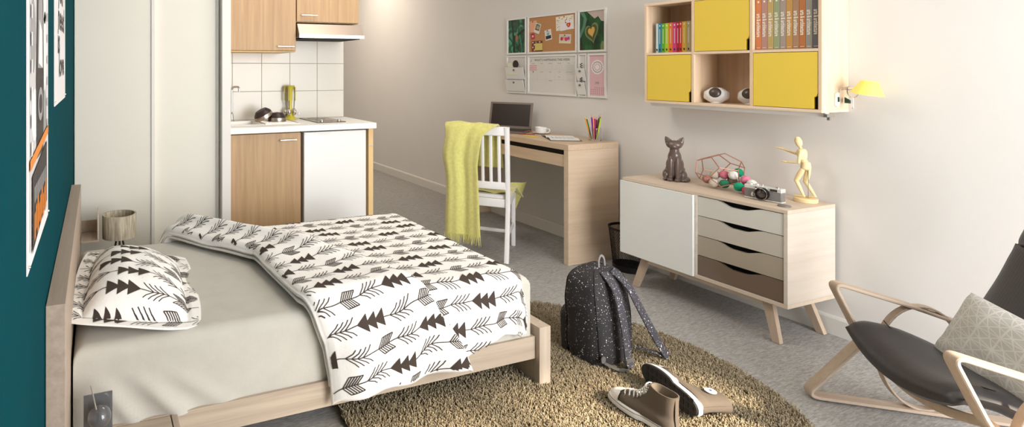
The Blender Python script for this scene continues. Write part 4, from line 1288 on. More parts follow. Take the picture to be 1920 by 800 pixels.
# books
bcols = [('pale blue', (190, 214, 220)), ('blue', (24, 128, 160)), ('green', (92, 168, 50)), ('lime', (178, 196, 40)), ('orange', (222, 120, 40)), ('magenta', (208, 64, 128)), ('dark red', (176, 30, 46)), ('red', (214, 44, 44)), ('yellow', (214, 176, 60)), ('beige', (176, 160, 118)), ('taupe', (140, 122, 106))]
wds = [.0185, .024, .027, .027, .030, .028, .020, .020, .030, .032, .032]
sc_ = .2405/sum(wds)
yb = SY_L-T_-.021
yb = 2.372
ends = 2.137
sc_ = (yb-ends)/sum(wds)
zb0 = ZH+.0070
for (nm, c), wd_ in zip(bcols, wds):
    wd_ *= sc_
    hgt_ = .170+.004*random.random()
    y_l, y_r = yb, yb-wd_+.0006
    t = thing('book', '%s paperback in the row of coloured books on the left shelf' % nm, 'book', (3.12, (y_l+y_r)/2, zb0), group='small coloured books on the shelf')
    mc = mat('book_'+nm.replace(' ', '_'), c, .5)
    MB().box(3.078, 3.180, y_r, y_l, zb0, zb0+hgt_).build('cover', mc, t, bevel=.001)
    pr_ = MB()
    wdisc(pr_, (y_l+y_r)/2, zb0+hgt_-.014, .0035, .005, 3.0775, 0)
    put_text(pr_, 'stories', lambda a, b, yc=(y_l+y_r)/2: (3.0775, yc+b, zb0+.100+a), .017, 0) if False else None
    wrect(pr_, (y_l+y_r)/2, zb0+.095, .003, .085, 0, 3.0775, 0)
    wrect(pr_, (y_l+y_r)/2, zb0+.018, .008, .012, .3, 3.0775, 1)
    pr_.build('spine_print', [mat('spine_pale', (226, 222, 214), .6), mat('spine_dark', (50, 46, 50), .6)], t)
    yb -= wd_
vcols = [('orange', (206, 122, 74)), ('mauve', (178, 134, 122)), ('ochre', (186, 158, 98)), ('sage green', (148, 156, 116)), ('warm grey', (160, 144, 132)), ('amber', (190, 142, 76)), ('tan brown', (166, 128, 96)), ('rust', (182, 112, 62)), ('light grey', (150, 144, 134)), ('slate', (112, 106, 110))]
yb = 1.8235; wd_ = (yb-1.559)/10
for nm, c in vcols:
    t = thing('book', 'tall %s volume in the matching set on the right shelf' % nm, 'book', (3.12, yb-wd_/2, zb0), group='tall matching volumes on the shelf')
    MB().box(3.058, 3.215, yb-wd_+.0008, yb, zb0, zb0+.266).build('cover', mat('volume_'+nm.replace(' ', '_'), c, .55), t, bevel=.0015)
    tm = MB()
    yc = yb-wd_/2
    put_text(tm, 'arts & architecture', lambda a, b: (3.0572, yc-b, zb0+.121-a*.60), .0250, 0, bold=.0006)
    tm.build('spine_title', mat('spine_cream', (236, 226, 208), .6), t)
    tm = MB(); wrect(tm, yc, zb0+.010, .016, .0022, 0, 3.0572, 0)
    tm.build('spine_mark', mat('spine_cream', (236, 226, 208), .6), t)
    tm = MB(); wrect(tm, yc, zb0+.236, .008, .010, 0, 3.0572, 0)
    tm.build('spine_emblem', mat('spine_cream', (236, 226, 208), .6), t)
    yb -= wd_
# speakers
M_SPK = mat('speaker_white', (232, 230, 228), .35); M_CONE = mat('speaker_cone', (86, 74, 68), .3, metal=.4)
def speaker(label, y, x, rz):
    z0 = SZ0+T_+.0005
    t = thing('desktop_speaker', label, 'speaker', (x, y, z0), rz=rz, group='white faceted speakers on the shelf')
    # local: -x faces out
    m = MB()
    rings = [(.046, .050, .000, .0), (.030, .036, -.034, 0)]
    n = 8
    vs = []
    secs = [(-.036, .034, .002), (-.026, .044, .001), (.0, .058, -.002), (.030, .046, 0), (.046, .026, 0)]
    for xx, r, dz in secs:
        for k in range(n):
            tt = 2*PI*(k+.5)/n
            vs.append(Vector((xx, r*1.10*math.cos(tt), .044+dz+r*.80*math.sin(tt))))
    tilt = Matrix.Translation((0, 0, .044)) @ Matrix.Rotation(math.radians(18), 4, 'Y') @ Matrix.Translation((0, 0, -.044))
    vs = [tilt @ v for v in vs]
    mz = min(v.z for v in vs)
    fs = [(i*n+k, i*n+(k+1) % n, (i+1)*n+(k+1) % n, (i+1)*n+k) for i in range(len(secs)-1) for k in range(n)]
    fs += [tuple(range(n))[::-1], tuple(range((len(secs)-1)*n, len(secs)*n))]
    m.add([v+Vector((0, 0, .001-mz)) for v in vs], fs, 0, True)
    m.lathe([(.026, .0005), (.022, .008)], (0, 0, 0), 20)
    m.build('speaker_body', M_SPK, t, world=False, bevel=.006, seg=3, sharp=50)
    dm = Matrix.Translation((0, 0, .001-mz)) @ tilt @ Matrix.Translation((-.037, 0, .046)) @ Matrix.Rotation(-PI/2, 4, 'Y')
    MB().lathe([(.027, -.002), (.027, .0022), (.024, .003)], M=dm, n=28).build('speaker_rim', mat('speaker_rim', (50, 44, 40), .4), t, world=False)
    MB().lathe([(.0235, .0032), (.019, .007), (.010, .010), (.0001, .011)], M=dm, n=28).build('speaker_dome', M_CONE, t, world=False)
speaker('white faceted speaker on the left of the open shelf cubby', 2.052, 3.118, math.radians(24))
speaker('white faceted speaker on the right of the open cubby, half hidden', 1.900, 3.150, math.radians(12))
# clip lamp on the side of the shelf
cl = thing('clip_lamp', 'yellow shaded chrome clip lamp on the right side of the shelf', 'lamp', (3.10, 1.53, 1.12))
pl_ = [(3.145+x, 1.110+z) for x, z in arc(0, .020, .013, 0, PI, 8)+arc(0, -.020, .013, PI, 2*PI, 8)]
MB().prism(pl_, lambda a, b, t: (a, SY_R-.001-t, b), .007).build('mount_plate', M_WHITE, cl, bevel=.002)
MB().box(3.142, 3.152, SY_R-.0105, SY_R-.0085, 1.100, 1.122).build('switch', mat('dark_green_switch', (24, 70, 62), .4), cl)
MB().tube([(3.176, 1.533, 1.160), (3.150, 1.455, 1.165)], .007, 12).build('arm_tube', M_CHROME, cl)
MB().ball((3.168, 1.508, 1.162), .0095, 14, 10).build('joint', M_STEEL, cl)
MB().ball((3.152, 1.462, 1.166), .014, 16, 12).build('shade_joint', M_STEEL, cl)
MB().tube(fillet([(3.150, 1.532, 1.128), (3.166, 1.534, 1.140), (3.160, 1.530, 1.160), (3.176, 1.530, 1.162)], .01, 4), .0016, 8).build('cable', M_WHITE, cl)
MB().tube(fillet([(3.170, 1.512, 1.158), (3.170, 1.510, 1.132), (3.163, 1.488, 1.118), (3.157, 1.466, 1.134), (3.157, 1.466, 1.158)], .014, 5), .0026, 10).tube([(3.163, 1.488, 1.120), (3.163, 1.488, 1.078)], .0026, 10).ball((3.163, 1.488, 1.076), .004, 10, 8).build('clamp_fork', M_CHROME, cl)
MB().hexa([(3.196, 1.534, 1.094), (3.172, 1.502, 1.094), (3.175, 1.500, 1.094), (3.199, 1.532, 1.094)], [(3.196, 1.534, 1.120), (3.172, 1.502, 1.108), (3.175, 1.500, 1.108), (3.199, 1.532, 1.120)]).build('clamp_pad', mat('dark_green_pad', (18, 74, 66), .5), cl)
axis = Vector((-.02, .16, -1)).normalized()
SMq = Matrix.Translation((3.156, 1.425, 1.198)) @ axis.to_track_quat('Z', 'Y').to_matrix().to_4x4()
MB().lathe([(.0005, .0), (.026, .0008), (.031, .005), (.056, .060), (.0545, .060), (.029, .007), (.0005, .003)], M=SMq, n=40, cap=False).build('lamp_shade', mat('lamp_yellow', (238, 226, 112), .4, coat=.2), cl)

# ================================================================== SIDEBOARD
SX, SBK, SR, SL, S0, S1 = 2.876, XW-.016, 1.584, 2.428, .178, .618
sb = thing('sideboard', 'light oak sideboard with white door and four wavy drawers', 'sideboard', (3.06, 2.0, 0))
MB().box(SX, SBK, SR, SL, S1-.016, S1).build('top_board', W_SB_Y, sb, bevel=.001)
MB().box(SX, SBK, SR, SL, S0, S0+.018).build('bottom_board', W_SB_Y, sb, bevel=.001)
MB().box(SX, SBK, SR, SR+.016, S0+.0183, S1-.0163).build('side_panel', W_SB_X, sb, bevel=.001)
MB().box(SX, SBK, SL-.016, SL, S0+.0183, S1-.0163).build('side_panel', W_SB_X, sb, bevel=.001)
MB().box(SX, SBK, 1.990, 2.006, S0+.0183, S1-.0163).build('divider', W_SB_X, sb, bevel=.001)
MB().box(SBK-.008, SBK-.001, SR+.017, SL-.017, S0+.019, S1-.017).build('back_board', W_SB_Y, sb)
MB().box(SX-.014, SX-.0008, 2.003, SL+.004, S0+.006, S1-.0165).build('door', M_GLOSS, sb, bevel=.001)
dcols = [(216, 212, 202), (200, 192, 178), (172, 160, 142), (118, 100, 86)]
zt = S1-.0175; dh = (zt-(S0+.0195))/4
for k in range(4):
    z1 = zt-k*dh-.001; z0 = z1-dh+.002
    ya, yb_ = 1.989, SR+.0175
    top = []
    for j in range(25):
        t = j/24; y = ya+(yb_-ya)*t
        dip = .022*(smooth(.24, .42, t)-smooth(.56, .80, t))
        top.append((y, z1-dip-.001))
    P_ = [(ya, z0), (yb_, z0)]+top[::-1]
    dcol = mat('drawer_gloss_%d' % k, dcols[k], .16, coat=.7)
    d = MB().prism([(a, b) for a, b in P_][::-1], lambda a, b, t: (SX+.004+t, a, b), .016, smooth=True).build('drawer', dcol, sb)
    MB().box(SX+.040, SX+.044, yb_, ya, z0, z1).build('drawer_gap_shade', M_BLACK, d)  # black sheet in place of the shade behind the scooped edge
# leg frame
MB().box(SX+.030, SX+.055, 1.68, 2.33, .150, .1775).build('leg_rail', W_SB_Y, sb, bevel=.001)
MB().box(SBK-.055, SBK-.030, 1.68, 2.33, .150, .1775).build('leg_rail', W_SB_Y, sb, bevel=.001)
def splay(xt, xb, yt, yb, wt=.022, wb=.016):
    lo = [(xb-wb*.8, yb-wb, .001), (xb+wb*.8, yb-wb, .001), (xb+wb*.8, yb+wb, .001), (xb-wb*.8, yb+wb, .001)]
    hi = [(xt-wt*.6, yt-wt, .1775), (xt+wt*.6, yt-wt, .1775), (xt+wt*.6, yt+wt, .1775), (xt-wt*.6, yt+wt, .1775)]
    MB().hexa(lo, hi).build('leg', W_SB_Z, sb, bevel=.0015)
splay(2.918, 2.905, 1.685, 1.640); splay(2.918, 2.905, 2.305, 2.362)
splay(3.185, 3.205, 1.690, 1.625); splay(3.185, 3.205, 2.305, 2.362)

ZS = S1+.0005
# ---------------- cat figurine (one continuous surface)
ct = thing('cat_figurine', 'dark brown glazed sitting cat figurine on the sideboard', 'figurine', (3.06, 2.245, ZS), rz=math.radians(-60))
# local: -y is the cat's front
cm = MB()
def B(c, r, M=None): cm.ball(c, r, 24, 16, M=M)
B((0, .028, .050), (.050, .052, .050)); B((0, .018, .085), (.044, .044, .055)); B((0, .004, .125), (.034, .034, .055)); B((0, -.004, .165), (.024, .024, .045))
B((0, -.012, .203), (.040, .032, .025)); B((0, -.036, .196), (.019, .017, .013)); B((0, -.050, .199), (.006, .005, .005))
for s in (-1, 1):
    B((s*.016, -.022, .075), (.013, .015, .065)); B((s*.017, -.034, .010), (.014, .022, .011)); B((s*.017, -.020, .03), (.012, .013, .03))
    B((s*.040, .010, .030), (.020, .036, .030)); B((s*.042, -.020, .009), (.012, .022, .010))
    # ear
    R_ = Matrix.Rotation(s*.42, 4, 'Y')
    cm.lathe([(.021, -.004), (.017, .014), (.009, .032), (.0015, .042)], M=Matrix.Translation((s*.024, -.006, .212)) @ Matrix.Rotation(s*.50, 4, 'Y') @ Matrix.Scale(.5, 4, Vector((0, 1, 0))), n=20)
cm.tube([(.03, .05, .014), (.058, .030, .012), (.066, -.002, .011), (.056, -.026, .011)], [.013, .012, .011, .009], 14)
B((.056, -.028, .011), (.010, .010, .0095))
co = cm.build('cat_body', mat('brown_glaze', (98, 82, 74), .28, coat=.3), ct, world=False, sharp=0)
rm = co.modifiers.new('remesh', 'REMESH'); rm.mode = 'VOXEL'; rm.voxel_size = .0022; rm.use_smooth_shade = True
sm = co.modifiers.new('smooth', 'SMOOTH'); sm.iterations = 6; sm.factor = .6
toe = MB()
for s in (-1, 1):
    for k in (-1, 0, 1): toe.ball((s*.017+k*.0075, -.052, .007), (.0042, .006, .006), 10, 8)
toe.build('paw_toes', mat('brown_glaze', (98, 82, 74), .28, coat=.3), ct, world=False)

# ---------------- wire terrarium (dodecahedron)
tr = thing('wire_terrarium', 'copper wire dodecahedron terrarium lying on the sideboard', 'terrarium', (3.08, 2.015, ZS))
ph = (1+5**.5)/2
dv12 = [Vector(v) for v in [(a, b, c) for a in (-1, 1) for b in (-1, 1) for c in (-1, 1)]+[(0, a/ph, b*ph) for a in (-1, 1) for b in (-1, 1)]+[(a/ph, b*ph, 0) for a in (-1, 1) for b in (-1, 1)]+[(a*ph, 0, b/ph) for a in (-1, 1) for b in (-1, 1)]]
RT = .116
nrm = Vector((0, 1, ph)).normalized()      # a face normal
q = nrm.rotation_difference(Vector((0, 0, -1)))
Rz = Matrix.Rotation(.35, 3, 'Z')
tv = [Rz @ (q @ v)*(RT/math.sqrt(3)) for v in dv12]
zmin = min(v.z for v in tv)
TC = Vector((3.085, 2.012, ZS+.0035-zmin))
tv = [Vector((v.x, v.y, v.z*.80))+TC-Vector((0, 0, -zmin*.04*0)) for v in tv]
zmin = min(v.z for v in tv)
tv = [v+Vector((0, 0, ZS+.0035-zmin)) for v in tv]
el = 2/ph*(RT/math.sqrt(3))
M_COP = mat('copper_wire', (206, 150, 128), .28, metal=.85)
for i in range(20):
    for j in range(i+1, 20):
        if (dv12[i]-dv12[j]).length < 2/ph*1.05:
            MB().tube([tv[i], tv[j]], .0024, 8).build('wire_edge', M_COP, tr)
jm = MB()
for v in tv: jm.ball(v, .0032, 8, 6)
jm.build('solder_joint', M_COP, tr)
# ---------------- cotton balls
bl = [('dusty rose', (176, 124, 118), 2.066, -.03, 0), ('beige', (190, 176, 160), 2.034, .02, 1), ('pale grey', (200, 188, 174), 2.026, -.045, 0), ('dark green', (44, 112, 84), 1.985, -.050, 0), ('rose pink', (206, 120, 134), 1.990, .035, 1), ('white', (232, 226, 220), 1.946, -.01, 1), ('jade green', (30, 140, 104), 1.962, .05, 0), ('taupe', (140, 116, 104), 1.948, -.035, 0)]
M_B = lambda nm, c: mat('cotton_'+nm.replace(' ', '_'), c, .9, noise_amt=.12, nscale=160, bump=.5, bscale=400)
BR = .0225
def cball(nm, c, x, y, z, where):
    o = MB().ball((0, 0, 0), BR, 24, 16)
    ob = o.build('cotton_ball', M_B(nm, c), world=False, sharp=0)
    ob.location = (x, y, z); ob.rotation_euler = (random.random()*3, random.random()*3, 0)
    _mat[ob.name] = Matrix.Identity(4)
    tag(ob, '%s cotton ball %s' % (nm, where), 'cotton ball', 'cotton balls in and beside the terrarium')
zb_ = ZS+.0065+BR
cball('dusty rose', (176, 124, 118), 3.060, 2.062, zb_+.012, 'at the left inside the copper terrarium')
cball('pale grey', (204, 192, 178), 3.045, 2.018, zb_, 'at the front bottom inside the copper terrarium')
cball('dark green', (44, 120, 88), 3.060, 1.974, zb_+.003, 'at the bottom inside the copper terrarium')
cball('beige', (196, 182, 166), 3.075, 2.032, zb_+.038, 'on top of the pale grey one inside the terrarium')
cball('taupe', (146, 122, 110), 3.105, 1.962, zb_+.018, 'at the right inside the copper terrarium')
cball('rose pink', (214, 120, 136), 3.085, 1.990, zb_+.046, 'high in the middle of the copper terrarium')
cball('white', (236, 232, 226), 3.080, 1.942, zb_+.052, 'high at the right inside the copper terrarium')
cball('jade green', (20, 140, 104), 3.125, 1.945, zb_+.062, 'behind the white one in the terrarium')
zo = ZS+BR+.001
cball('bright green', (26, 168, 124), 3.045, 1.893, zo+.010, 'lying just right of the terrarium')
cball('bright pink', (230, 130, 160), 3.095, 1.892, zo+.040, 'stacked right of the terrarium')
cball('off white', (226, 224, 214), 3.075, 1.850, zo+.030, 'behind the camera beside the terrarium')
cball('raspberry', (210, 84, 112), 3.045, 1.853, zo, 'between the bright green ball and the camera')
cball('blush', (222, 160, 170), 3.102, 1.858, zo, 'lying on the board behind the camera')
cball('grey green', (130, 160, 140), 3.100, 1.902, zo-.0, 'under the bright pink ball beside the terrarium')

# ---------------- camera
pc = thing('film_camera', 'silver and grey vintage film camera on the sideboard', 'camera', (3.0, 1.75, ZS), rz=math.radians(3))
M_SIL = mat('camera_silver', (226, 224, 220), .3, metal=.35); M_LEA = mat('camera_leatherette', (128, 124, 120), .7, bump=.3, bscale=300)
# local: -x is the front
def lb(x0, x1, y0, y1, z0, z1): return MB().box(x0, x1, y0, y1, z0, z1)
lb(-.016, .020, -.079, .079, .001, .008).build('bottom_plate', M_SIL, pc, bevel=.002, world=False)
lb(-.017, .019, -.078, .078, .0082, .048).build('camera_body', M_LEA, pc, bevel=.004, seg=3, world=False)
lb(-.018, .020, -.079, .079, .0482, .068).build('top_plate', M_SIL, pc, bevel=.004, seg=3, world=False)
lb(-.0195, -.0171, -.020, .028, .010, .066).build('lens_mount', M_SIL, pc, bevel=.001, world=False)
lm_ = Matrix.Translation((-.0195, .004-.006, .034)) @ Matrix.Rotation(-PI/2, 4, 'Y')
ln = MB().lathe([(.030, 0), (.030, .008), (.027, .010), (.027, .020), (.024, .022), (.022, .020), (.021, .012)], M=lm_, n=36).build('lens_barrel', mat('lens_black', (44, 40, 40), .25, metal=.7), pc, world=False)
MB().lathe([(.021, .0122), (.012, .0155), (.0001, .0165)], M=lm_, n=30).build('lens_glass', mat('lens_glass', (70, 58, 56), .05, coat=1), pc, world=False)
MB().lathe([(.0272, .018), (.0285, .019), (.0272, .020)], M=lm_, n=36, cap=False).build('lens_ring', M_CHROME, pc, world=False)
lb(-.0202, -.0182, -.062, -.034, .052, .063).build('viewfinder_window', mat('window_dark', (60, 54, 50), .2), pc, world=False)
lb(-.0202, -.0182, .020, .030, .058, .062).build('badge', mat('window_dark', (60, 54, 50), .2), pc, world=False)
MB().lathe([(.010, .0683), (.010, .074), (.008, .075)], (0, .058, 0), 24).lathe([(.008, .0683), (.008, .0745)], (0, .030, 0), 20).build('dial', M_SIL, pc, world=False)
MB().lathe([(.009, .0683), (.009, .073)], (0, -.055, 0), 24).lathe([(.004, .0683), (.004, .076)], (0, .008, 0), 16).build('rewind_knob', M_CHROME, pc, world=False)
MB().tube([(-.0195, .040, .017), (-.0215, .040, .022), (-.0195, .040, .036)], [.005, .006, .002], 10).build('self_timer_lever', M_SIL, pc, world=False)
lc = thing('lens_cap', 'dark grey lens cap lying in front of the camera', 'lens cap', (2.953, 1.640, ZS))
MB().lathe([(.024, 0), (.025, .002), (.024, .005), (.021, .006), (.0001, .006)], (2.953, 1.640, ZS), 32).build('cap_disc', mat('cap_grey', (120, 116, 110), .4), lc)

# ---------------- wooden mannequin
mn = thing('artist_mannequin', 'jointed pale wooden artist mannequin stepping with raised arm', 'mannequin', (3.150, 1.660, ZS))
M_MAN = mat('pale_beech', (240, 216, 164), .45, noise_amt=.04, nscale=30)
MX = 3.150
MB().lathe([(.044, .0005), (.045, .003), (.045, .017), (.043, .019)], (MX, 1.660, ZS), 40).build('base', M_MAN, mn)
def mp(y, z, x=0): return Vector((MX+x, y, z))
def limb(name, a, b, r0, r1, parent=mn):
    r0, r1 = r0*1.05, r1*1.15
    a, b = Vector(a), Vector(b); n = 8
    pts = [a.lerp(b, k/n) for k in range(n+1)]
    rs = [(r0+(r1-r0)*(k/n))*(.72+.28*math.sin(PI*min(1, max(0, (k/n)*.9+.05)))**.5) for k in range(n+1)]
    MB().tube(pts, rs, 14).ball(a, rs[0]*1.0, 12, 8).ball(b, rs[-1]*1.0, 12, 8).build(name, M_MAN, parent)
def eball(name, c, r, ax=(0, 0, 1)):
    Mx = Vector(ax).to_track_quat('Z', 'Y').to_matrix().to_4x4()
    MB().ball(c, r, 22, 14, M=Mx).build(name, M_MAN, mn)
HY = 1.660
MB().tube([mp(1.650, ZS+.019), mp(1.650, .770)], .0016, 8).build('support_rod', M_STEEL, mn)
eball('head', mp(1.690, .900), (.0145, .0145, .026), (0, .25, 1))
MB().tube([mp(1.683, .876), mp(1.680, .868)], .006, 10).build('neck', M_MAN, mn)
# torso, abdomen and pelvis
MB().lathe([(.006, .052), (.018, .047), (.023, .036), (.022, .018), (.017, 0), (.010, -.004)], M=Matrix.Translation(mp(1.672, .818)) @ Matrix.Rotation(-.12, 4, 'X') @ Matrix.Scale(.85, 4, Vector((0, 1, 0))), n=24).build('chest', M_MAN, mn)
eball('abdomen', mp(1.667, .808), (.014, .015, .014))
MB().lathe([(.010, .034), (.017, .030), (.020, .012), (.020, .0), (.013, -.006)], M=Matrix.Translation(mp(1.660, .776)), n=24).build('pelvis', M_MAN, mn)
# arms (raised one reaches forward to +y)
limb('upper_arm', mp(1.690, .852, .026), mp(1.718, .838, .030), .0078, .0065); limb('forearm', mp(1.718, .838, .030), mp(1.765, .855, .018), .0062, .0045)
limb('hand', mp(1.768, .857, .017), mp(1.795, .860, .012), .0058, .0028)
limb('upper_arm', mp(1.668, .855, -.026), mp(1.672, .806, -.032), .0078, .0065); limb('forearm', mp(1.672, .806, -.032), mp(1.722, .800, -.030), .0062, .0045)
limb('hand', mp(1.725, .800, -.030), mp(1.745, .801, -.030), .0058, .003)
# legs
limb('thigh', mp(1.668, .770, -.011), mp(1.692, .716, -.013), .0115, .0095); limb('calf', mp(1.692, .716, -.013), mp(1.664, .652, -.012), .0090, .0055)
limb('foot', mp(1.660, .647, -.012), mp(1.700, .642, -.012), .0058, .0045)
limb('thigh', mp(1.655, .770, .011), mp(1.668, .712, .013), .0115, .0095); limb('calf', mp(1.668, .712, .013), mp(1.632, .656, .012), .0090, .0055)
limb('foot', mp(1.628, .650, .012), mp(1.662, .641, .012), .0058, .0045)

# ================================================================== ARMCHAIR
AO = Vector((2.46, 1.033, 0)); AB = Vector((.788, -.616, 0)); AS = Vector((.616, .788, 0))
arz = math.atan2(AB.y, AB.x)
ac = thing('lounge_chair', 'bentwood lounge armchair with black quilted cushion at right', 'armchair', AO, rz=arz)
W_ARM = wood('bentwood_birch', (172, 150, 130), (196, 176, 156), 0, 1.0, contrast=.8)
W_ARME = mat('bentwood_edge', (232, 218, 196), .5)
def strap(pts, y, name='side_frame', hw=.026, ht=.0065, r=.05, closed=False):
    P_ = [(a, y, b) for a, b in pts]
    if not closed: P_ = fillet(P_, r, 8)
    m = MB().tube(P_, .01, 16, flat=(hw, ht), up=(0, 1, 0), closed=closed)
    return m.build(name, W_ARM, ac, world=False, sharp=30)
for y in (.28, -.28):
    strap([(.395, .318), (.175, .388), (-.052, .448), (.030, .262), (.085, .195), (.26, .030)], y, 'arm_frame', r=.035)
    strap([(.060, .262), (-.138, .010), (.36, .010), (.62, .010)], y, 'floor_frame', r=.045)
    hoop = [(.215+.125*math.cos(t), .2015+.186*math.sin(t)) for t in [2*PI*k/48 for k in range(48)]]
    strap(hoop, y-.0 if y < 0 else y, 'hoop', .016, .004, closed=True)
    strap([(.30, .20), (.44, .45), (.53, .74)], y*.86, 'back_post', r=.1)
    strap([(.62, .010), (.50, .25), (.45, .43)], y, 'rear_leg', r=.05)
# bowed front bar under the cushion
fb = [(.036-.020*(1-(w_/.27)**2), w_, .262-.055*(1-(w_/.27)**2)) for w_ in [-.27+.54*k/20 for k in range(21)]]
MB().tube(fb, .01, 16, flat=(.014, .006), up=(0, 0, 1)).build('front_bar', W_ARM, ac, world=False, sharp=30)
# quilted cushion: seat and back
M_LEATHER = bpy.data.materials.new('black_quilted'); M_LEATHER.use_nodes = True
_t = M_LEATHER.node_tree; _b = _t.nodes['Principled BSDF']
_b.inputs['Base Color'].default_value = (*lin((46, 44, 45)), 1); _b.inputs['Roughness'].default_value = .42
_tc = _t.nodes.new('ShaderNodeTexCoord'); _w = _t.nodes.new('ShaderNodeTexWave'); _w.bands_direction = 'Y'; _w.inputs['Scale'].default_value = 30
_bp = _t.nodes.new('ShaderNodeBump'); _bp.inputs['Strength'].default_value = .09; _bp.inputs['Distance'].default_value = .002
_t.links.new(_tc.outputs['Object'], _w.inputs['Vector']); _t.links.new(_w.outputs['Fac'], _bp.inputs['Height']); _t.links.new(_bp.outputs['Normal'], _b.inputs['Normal'])
seatprof = [(-.022, .292), (.02, .318), (.10, .305), (.18, .262), (.245, .232)]
def cush(pts, hw, th_c, name, sag=0.0, n1=40, n2=30, taper=0.0):
    P_ = fillet([(a, 0, b) for a, b in pts], .06, 6)
    L = [0]
    for a, b in zip(P_, P_[1:]): L.append(L[-1]+(b-a).length)
    def at(s):
        s *= L[-1]
        for i in range(len(P_)-1):
            if s <= L[i+1] or i == len(P_)-2:
                t = (s-L[i])/max(1e-9, L[i+1]-L[i]); return P_[i].lerp(P_[i+1], min(1, t)), (P_[i+1]-P_[i]).normalized()
    m = MB()
    def surf(u, v, sd):
        p, d = at(u)
        n = Vector((-d.z, 0, d.x))      # upward-ish
        y = (v*2-1)
        edge = (max(0, 1-abs(y)**5))**.5*(max(0, 1-abs(u*2-1)**7))**.5
        hw_ = hw*(1-taper*smooth(.6, 1, u))
        s_ = sag*(1-y*y)*(1-smooth(0, .75, u))
        off = n*(sd*th_c*.5*edge)
        quilt = .004*math.cos(y*1.0)*0
        return p+off+Vector((-s_*.30, y*hw_, -s_))
    m.grid(lambda u, v: surf(u, v, 1), n1, n2); m.grid(lambda u, v: surf(1-u, v, -1), n1, n2)
    return m.build(name, M_LEATHER, ac, world=False, sharp=0), at
cush(seatprof, .252, .072, 'seat_cushion', .055)
cush([(.250, .250), (.345, .395), (.415, .540), (.452, .648)], .245, .055, 'back_cushion')
cush([(.450, .645), (.485, .73), (.505, .790)], .235, .060, 'head_cushion', taper=.1)
for w0, nm in ((.55, 'seam'),):
    pts = []
    for k in range(24):
        y = -.235+.47*k/23; q_ = (y/.252)
        s_ = .055*(1-q_*q_)*(1-smooth(0, .75, .30))
        pts.append((.085-s_*.3, y, .340-s_*1.0+.001))
    MB().tube(pts, .0014, 6).build('seam_piping', mat('seam_black', (20, 19, 20), .6), ac, world=False)
MB().tube([(.075, -.292, .19), (.075, -.302, .19)], .008, 14).ball((.075, -.304, .19), .006, 12, 8).build('bolt', M_CHROME, ac, world=False)

# cushion on the chair
cu_ = thing('patterned_cushion', 'grey cushion with pale triangle pattern leaning in the lounge chair', 'cushion', AO, rz=arz)
def geo_mat():
    m = bpy.data.materials.new('triangle_fabric'); m.use_nodes = True; t = m.node_tree
    b = t.nodes['Principled BSDF']; b.inputs['Roughness'].default_value = .85
    uv = t.nodes.new('ShaderNodeAttribute'); uv.attribute_name = 'col'
    sp = t.nodes.new('ShaderNodeSeparateColor')
    t.links.new(uv.outputs['Color'], sp.inputs['Color'])
    def mth(op, a, b_=None, c=None):
        n = t.nodes.new('ShaderNodeMath'); n.operation = op
        for i, v in enumerate((a, b_, c)):
            if v is None: continue
            if isinstance(v, (int, float)): n.inputs[i].default_value = v
            else: t.links.new(v, n.inputs[i])
        return n.outputs[0]
    S, T_2 = mth('MULTIPLY', sp.outputs[0], 6.0), mth('MULTIPLY', sp.outputs[1], 6.0)
    def line(x, w_):
        f = mth('FRACT', x); d = mth('ABSOLUTE', mth('SUBTRACT', f, .5)); return mth('GREATER_THAN', d, .5-w_)
    l1 = line(S, .045); l2 = line(T_2, .03); l3 = line(mth('ADD', S, T_2), .05); l4 = line(mth('SUBTRACT', S, mth('MULTIPLY', T_2, 2.0)), .06); l5 = line(mth('SUBTRACT', mth('MULTIPLY', S, 2.0), T_2), .06)
    a = mth('MAXIMUM', mth('MAXIMUM', l1, l2), mth('MAXIMUM', mth('MAXIMUM', l3, l4), l5))
    mx = t.nodes.new('ShaderNodeMix'); mx.data_type = 'RGBA'
    mx.inputs[6].default_value = (*lin((184, 181, 174)), 1); mx.inputs[7].default_value = (*lin((204, 201, 195)), 1)
    t.links.new(a, mx.inputs[0]); t.links.new(mx.outputs[2], b.inputs['Base Color'])
    return m
cb = MB(); cols_ = []
CP0 = Vector((.192, -.088, .240)); CUu = Vector((.115, .0, .245)).normalized(); CUv = Vector((-.10, 1, .06)).normalized(); CUn = Vector((-.245, 0, .115)).normalized()
CH, CWH = .262, .225
def cus(u, v, sd):
    a, b = u*2-1, v*2-1
    q_ = max(0, 1-abs(a)**2.4)*max(0, 1-abs(b)**2.4)
    h = .055*q_**.45
    pin = 1-.07*(1-abs(a))*abs(b)**3
    pin2 = 1-.07*(1-abs(b))*abs(a)**3
    return CP0+CUu*(CH*.5*(1+a*pin2))+CUv*(b*CWH*pin)+CUn*(sd*h+.018)+CUn*.004*noise.noise(Vector((a*3, b*3, 1)))
for sd in (1, -1):
    nu = nv = 50
    cb.grid((lambda u, v: cus(v, u, 1)) if sd > 0 else (lambda u, v: cus(v, 1-u, -1)), nu, nv)
    for j in range(nv+1):
        for i in range(nu+1): cols_.append((i/nu+.3, j/nv, 0, 1))
cb.build('cushion_body', geo_mat(), cu_, world=False, sharp=0, colors=cols_)

